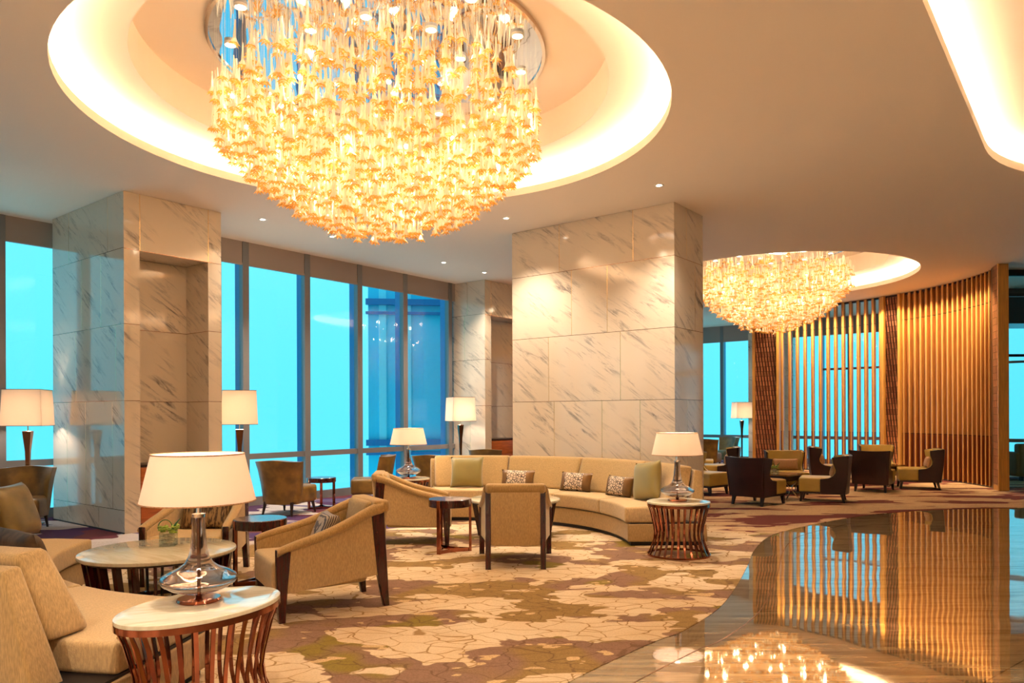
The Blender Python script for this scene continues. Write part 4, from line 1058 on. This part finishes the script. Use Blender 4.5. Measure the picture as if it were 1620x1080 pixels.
# glass cube of pebbles and leaves
def posy(loc, label, s=1.0):
    r = thing('glass_vase', label, 'vase', loc, 12); w = .042*s; h = .085*s
    mb = MB()
    for x0, x1, y0, y1 in ((-w, w, -w, -w+.003), (-w, w, w-.003, w), (-w, -w+.003, -w, w), (w-.003, w, -w, w)): mb.box(x0, x1, y0, y1, 0, h)
    mb.box(-w, w, -w, w, 0, .004); mb.build('glass_cube', 'clear_glass', r, smooth=False)
    rnd = random.Random(3); mb = MB()
    for k in range(46):
        b = bmesh.new(); bmesh.ops.create_icosphere(b, subdivisions=1, radius=.0095*s)
        mb.merge(b, Matrix.Translation((rnd.uniform(-.028, .028)*s, rnd.uniform(-.028, .028)*s, rnd.uniform(.012, .066)*s)) @ Matrix.Diagonal((1.3, 1, .8, 1)))
    tag(mb.build('pebbles', 'pebble', r), kind='stuff')
    mb = MB()
    for k in range(40):
        b = bmesh.new(); bmesh.ops.create_icosphere(b, subdivisions=1, radius=.013*s)
        mb.merge(b, Matrix.Translation((rnd.uniform(-.05, .05)*s, rnd.uniform(-.045, .045)*s, (rnd.uniform(.082, .118))*s)) @ Matrix.Rotation(rnd.uniform(0, 3), 4, 'Z') @ Matrix.Diagonal((1.4, .8, .55, 1)))
    mb.build('succulent', 'leaf', r)
    mb = MB(); mb.tube([(-.02*s+.04*s*cos(t), .01*s, .10*s+.05*s*sin(t)) for t in [pi*i/10 for i in range(11)]], .003*s, 6)
    mb.tube([(.02*s, -.01*s, .09*s), (.045*s, -.02*s, .13*s), (.075*s, -.03*s, .165*s)], [.008*s, .006*s, .001], 6); mb.build('grass_loop', 'leaf_dark', r)
posy((-2.67, 5.78, .45), 'small glass cube of pebbles with green succulent on the left coffee table', 1.32)
posy((*atd(1224, 12.55), .43), 'tiny vase with yellow-green flowers on the low square table', 1.3)

# ------------------------------------------------------------------ chandeliers
def flower_mesh(seed, layers, stem, fw):
    rnd = random.Random(seed); b = MB()
    # trumpet stem, thin at the top, opening to the collar
    b.lathe([(.005, stem), (.009, stem*.6), (.013, stem*.25), (.021, .03), (.032, .0)], 6, cap=False, mi=0)
    for k in range(layers):
        z = .0+k*.032; n = 7; R = fw*(1-.12*k)*rnd.uniform(.9, 1.05); rot = rnd.uniform(0, 1)
        ring0 = [(.018*cos(2*pi*j/(2*n)+rot), .018*sin(2*pi*j/(2*n)+rot), z+.014) for j in range(2*n)]
        ring1 = [((R*.42 if j % 2 else R*.58)*cos(2*pi*j/(2*n)+rot), (R*.42 if j % 2 else R*.58)*sin(2*pi*j/(2*n)+rot), z+.004) for j in range(2*n)]
        ring2 = [((R*.44 if j % 2 else R)*cos(2*pi*j/(2*n)+rot), (R*.44 if j % 2 else R)*sin(2*pi*j/(2*n)+rot), z-(.004 if j % 2 else .022)) for j in range(2*n)]
        b.loft([ring0, ring1], True, False, mi=1); b.loft([ring1, ring2], True, False, mi=2)
    return b
def build_flower_mesh(name, *a_):
    b = flower_mesh(*a_); me = bpy.data.meshes.new(name); b.bm.to_mesh(me); b.bm.free()
    [me.materials.append(MATS[q]) for q in ('stem_glass', 'amber_glass', 'amber_rim')]; return me
FM = [build_flower_mesh('glass_flower', 1, 1, .19, .058), build_flower_mesh('glass_flower', 2, 2, .20, .060), build_flower_mesh('glass_flower', 3, 3, .21, .062)]
def zlow(r): return 3.13+.84*(min(r, 1.55)/1.55)**2.2
def chandelier(c, label, seed=5):
    r = thing('chandelier', label, 'chandelier', (*c, 0))
    MB().lathe([(1.53, ZT-.05), (1.56, ZT-.05), (1.56, ZT-.002), (1.53, ZT-.002), (1.53, ZT-.05)], 96, cap=False).build('disc_rim', 'chrome', r)
    mb = MB(); mb.bm.faces.new([mb.bm.verts.new((*p, ZT-.035)) for p in circle((0, 0), 1.54)]); mb.build('mirror_disc', 'mirror', r, smooth=False)
    rnd = random.Random(seed); P = []; wires = MB(); nstr = 640
    for k in range(nstr):
        rr = 1.52*sqrt((k+.5)/nstr); t = k*2.39996+rnd.uniform(-.1, .1); rr = min(1.53, rr+rnd.uniform(-.02, .02)); x, y = rr*cos(t), rr*sin(t)
        z = zlow(rr)+rnd.uniform(0, .16)
        zb = z
        while z < ZT-.45:
            up = z-zlow(rr)
            P.append((x, y, z, (0 if up < .7 else rnd.choice((0, 1, 2))), up))
            z += rnd.uniform(.20, .34) if up < .55 else rnd.uniform(.4, 1.0)
            if up > .55 and rnd.random() < .62: break
        wires.tube([(x, y, zb+.19), (x, y, ZT-.036)], .0006, 3)
    w = wires.build('wires', 'stem_wire', r, smooth=False); w['kind'] = 'stuff'
    # the hundred that show largest hang nearest to the viewer
    P.sort(key=lambda p: hypot(c[0]+p[0], c[1]+p[1], p[2]-EYE)-(.5 if p[4] > .4 else 0))
    rest = MB(); M0 = []
    for i, (x, y, z, kind, up) in enumerate(P):
        rot = rnd.uniform(0, 6.28)
        if i < 100:
            o = bpy.data.objects.new('glass_flower', FM[kind]); COL.objects.link(o); o.parent = r; o.location = (x, y, z); o.rotation_euler = (rnd.uniform(-.06, .06), rnd.uniform(-.06, .06), rot)
        else: M0.append((kind, Matrix.Translation((x, y, z)) @ Matrix.Rotation(rot, 4, 'Z') @ Matrix.Rotation(rnd.uniform(-.08, .08), 4, 'X')))
    # join the remaining flowers into one mesh
    vs, fs, mi = [], [], []; base = [([v.co.copy() for v in m.vertices], [tuple(p.vertices) for p in m.polygons], [p.material_index for p in m.polygons]) for m in FM]
    for kind, M in M0:
        bv, bf, bi = base[kind]; k = len(vs); vs += [tuple(M @ v) for v in bv]; fs += [tuple(i+k for i in f) for f in bf]; mi += bi
    me = bpy.data.meshes.new('glass_flower'); me.from_pydata(vs, [], fs); [me.materials.append(MATS[q]) for q in ('stem_glass', 'amber_glass', 'amber_rim')]; me.polygons.foreach_set('material_index', mi)
    o = bpy.data.objects.new('glass_flowers', me); COL.objects.link(o); o.parent = r; o['kind'] = 'stuff'
    # spotlights let into the mirror, and bulbs among the glass
    for k in range(20):
        R_ = 1.36 if k < 12 else .75; t = 2*pi*(k+.4)/12 if k < 12 else 2*pi*(k-12)/8
        MB().lathe([(.045, ZT-.06), (.055, ZT-.06), (.055, ZT-.036), (.045, ZT-.036), (.045, ZT-.06)], 20, cap=False).build('spot_rim', 'white_metal', r, loc=(R_*cos(t), R_*sin(t), 0))
        mb = MB(); mb.lathe([(.040, ZT-.058), (.040, ZT-.05)], 20); mb.build('spotlight', 'spot_face', r, loc=(R_*cos(t), R_*sin(t), 0))
        light('spot_beam', 'SPOT', (R_*cos(t)*.97, R_*sin(t)*.97, ZT-.08), SPOT_W, (1, .85, .62), r, spot_size=radians(80), spot_blend=.6, shadow_soft_size=.015)
    for k in range(36):
        R_ = 1.44*sqrt((k+.6)/36); t = k*2.39996; z = zlow(R_)+.34+.1*(k % 3)
        b = MB(); bmesh.ops.create_uvsphere(b.bm, u_segments=10, v_segments=8, radius=.020); b.build('light_bulb', 'bulb', r, loc=(R_*cos(t), R_*sin(t), z))
        light('bulb_glow', 'POINT', (R_*cos(t), R_*sin(t), z-.05), BULB_W, (1, .82, .56), r, shadow_soft_size=.05)
    return r
SPOT_W, BULB_W = 33, 2.4
basic('stem_wire', (.75, .65, .5), .4)
chandelier(C1, 'huge chandelier of amber glass flowers hanging in the foreground')
chandelier(C2, 'more distant chandelier of amber glass flowers before the timber screen', 11)

# ------------------------------------------------------------------ ceiling downlights
def downlight(x, y, label, w=26, group=None):
    r = thing('ceiling_downlight', label, 'downlight', (x, y, CEIL), 0, group)
    MB().lathe([(.045, -.006), (.062, -.006), (.062, .0), (.045, .0), (.045, -.006)], 20, cap=False).build('trim_ring', 'white_metal', r)
    MB().lathe([(.028, -.004), (.028, -.001)], 16).build('lamp_face', 'spot_face', r)
    light('downlight_beam', 'SPOT', (0, 0, -.03), w, (1, .86, .68), r, spot_size=radians(110), spot_blend=.8, shadow_soft_size=.02)
for (px, py), lab in (((417, 347), 'ceiling downlight just right of the left marble column'), ((527, 374), 'ceiling downlight below the foreground chandelier, over the main window'),
                      ((802, 345), 'ceiling downlight left of the top of the central column'), ((703, 415), 'ceiling downlight farther back, above the third blind'),
                      ((767, 431), 'hindmost ceiling downlight, over the distant column'), ((1044, 293), 'ceiling downlight just above the right corner of the central column')):
    downlight(*at(px, py, CEIL), lab, 230)

# unseen fill lights in downlight form, added behind and beside the camera
for i in range(5):
    for j in range(3):
        x, y = -5.5+i*2.6, -4.2+j*2.6
        p = Vector((x, y)); t_ = (p-A).dot(V)
        if y < 2.2 and t_ < 1.8: downlight(x, y, 'added fill light in downlight form behind the viewer', 300, 'added fill lights behind the viewer')
for k in range(16):
    t = aEnd+(aO-aEnd)*(k+.5)/16; R_ = WR-.42
    l_ = light('wall_washer', 'SPOT', (WC[0]+R_*cos(t), WC[1]+R_*sin(t), CEIL-.03), 95, (1, .78, .48), None, spot_size=radians(80), spot_blend=.8, shadow_soft_size=.04)
    l_.rotation_euler = (0, 0, 0); l_.rotation_mode = 'QUATERNION'; l_.rotation_quaternion = Vector((cos(t)*.32, sin(t)*.32, -1)).to_track_quat('-Z', 'Y')
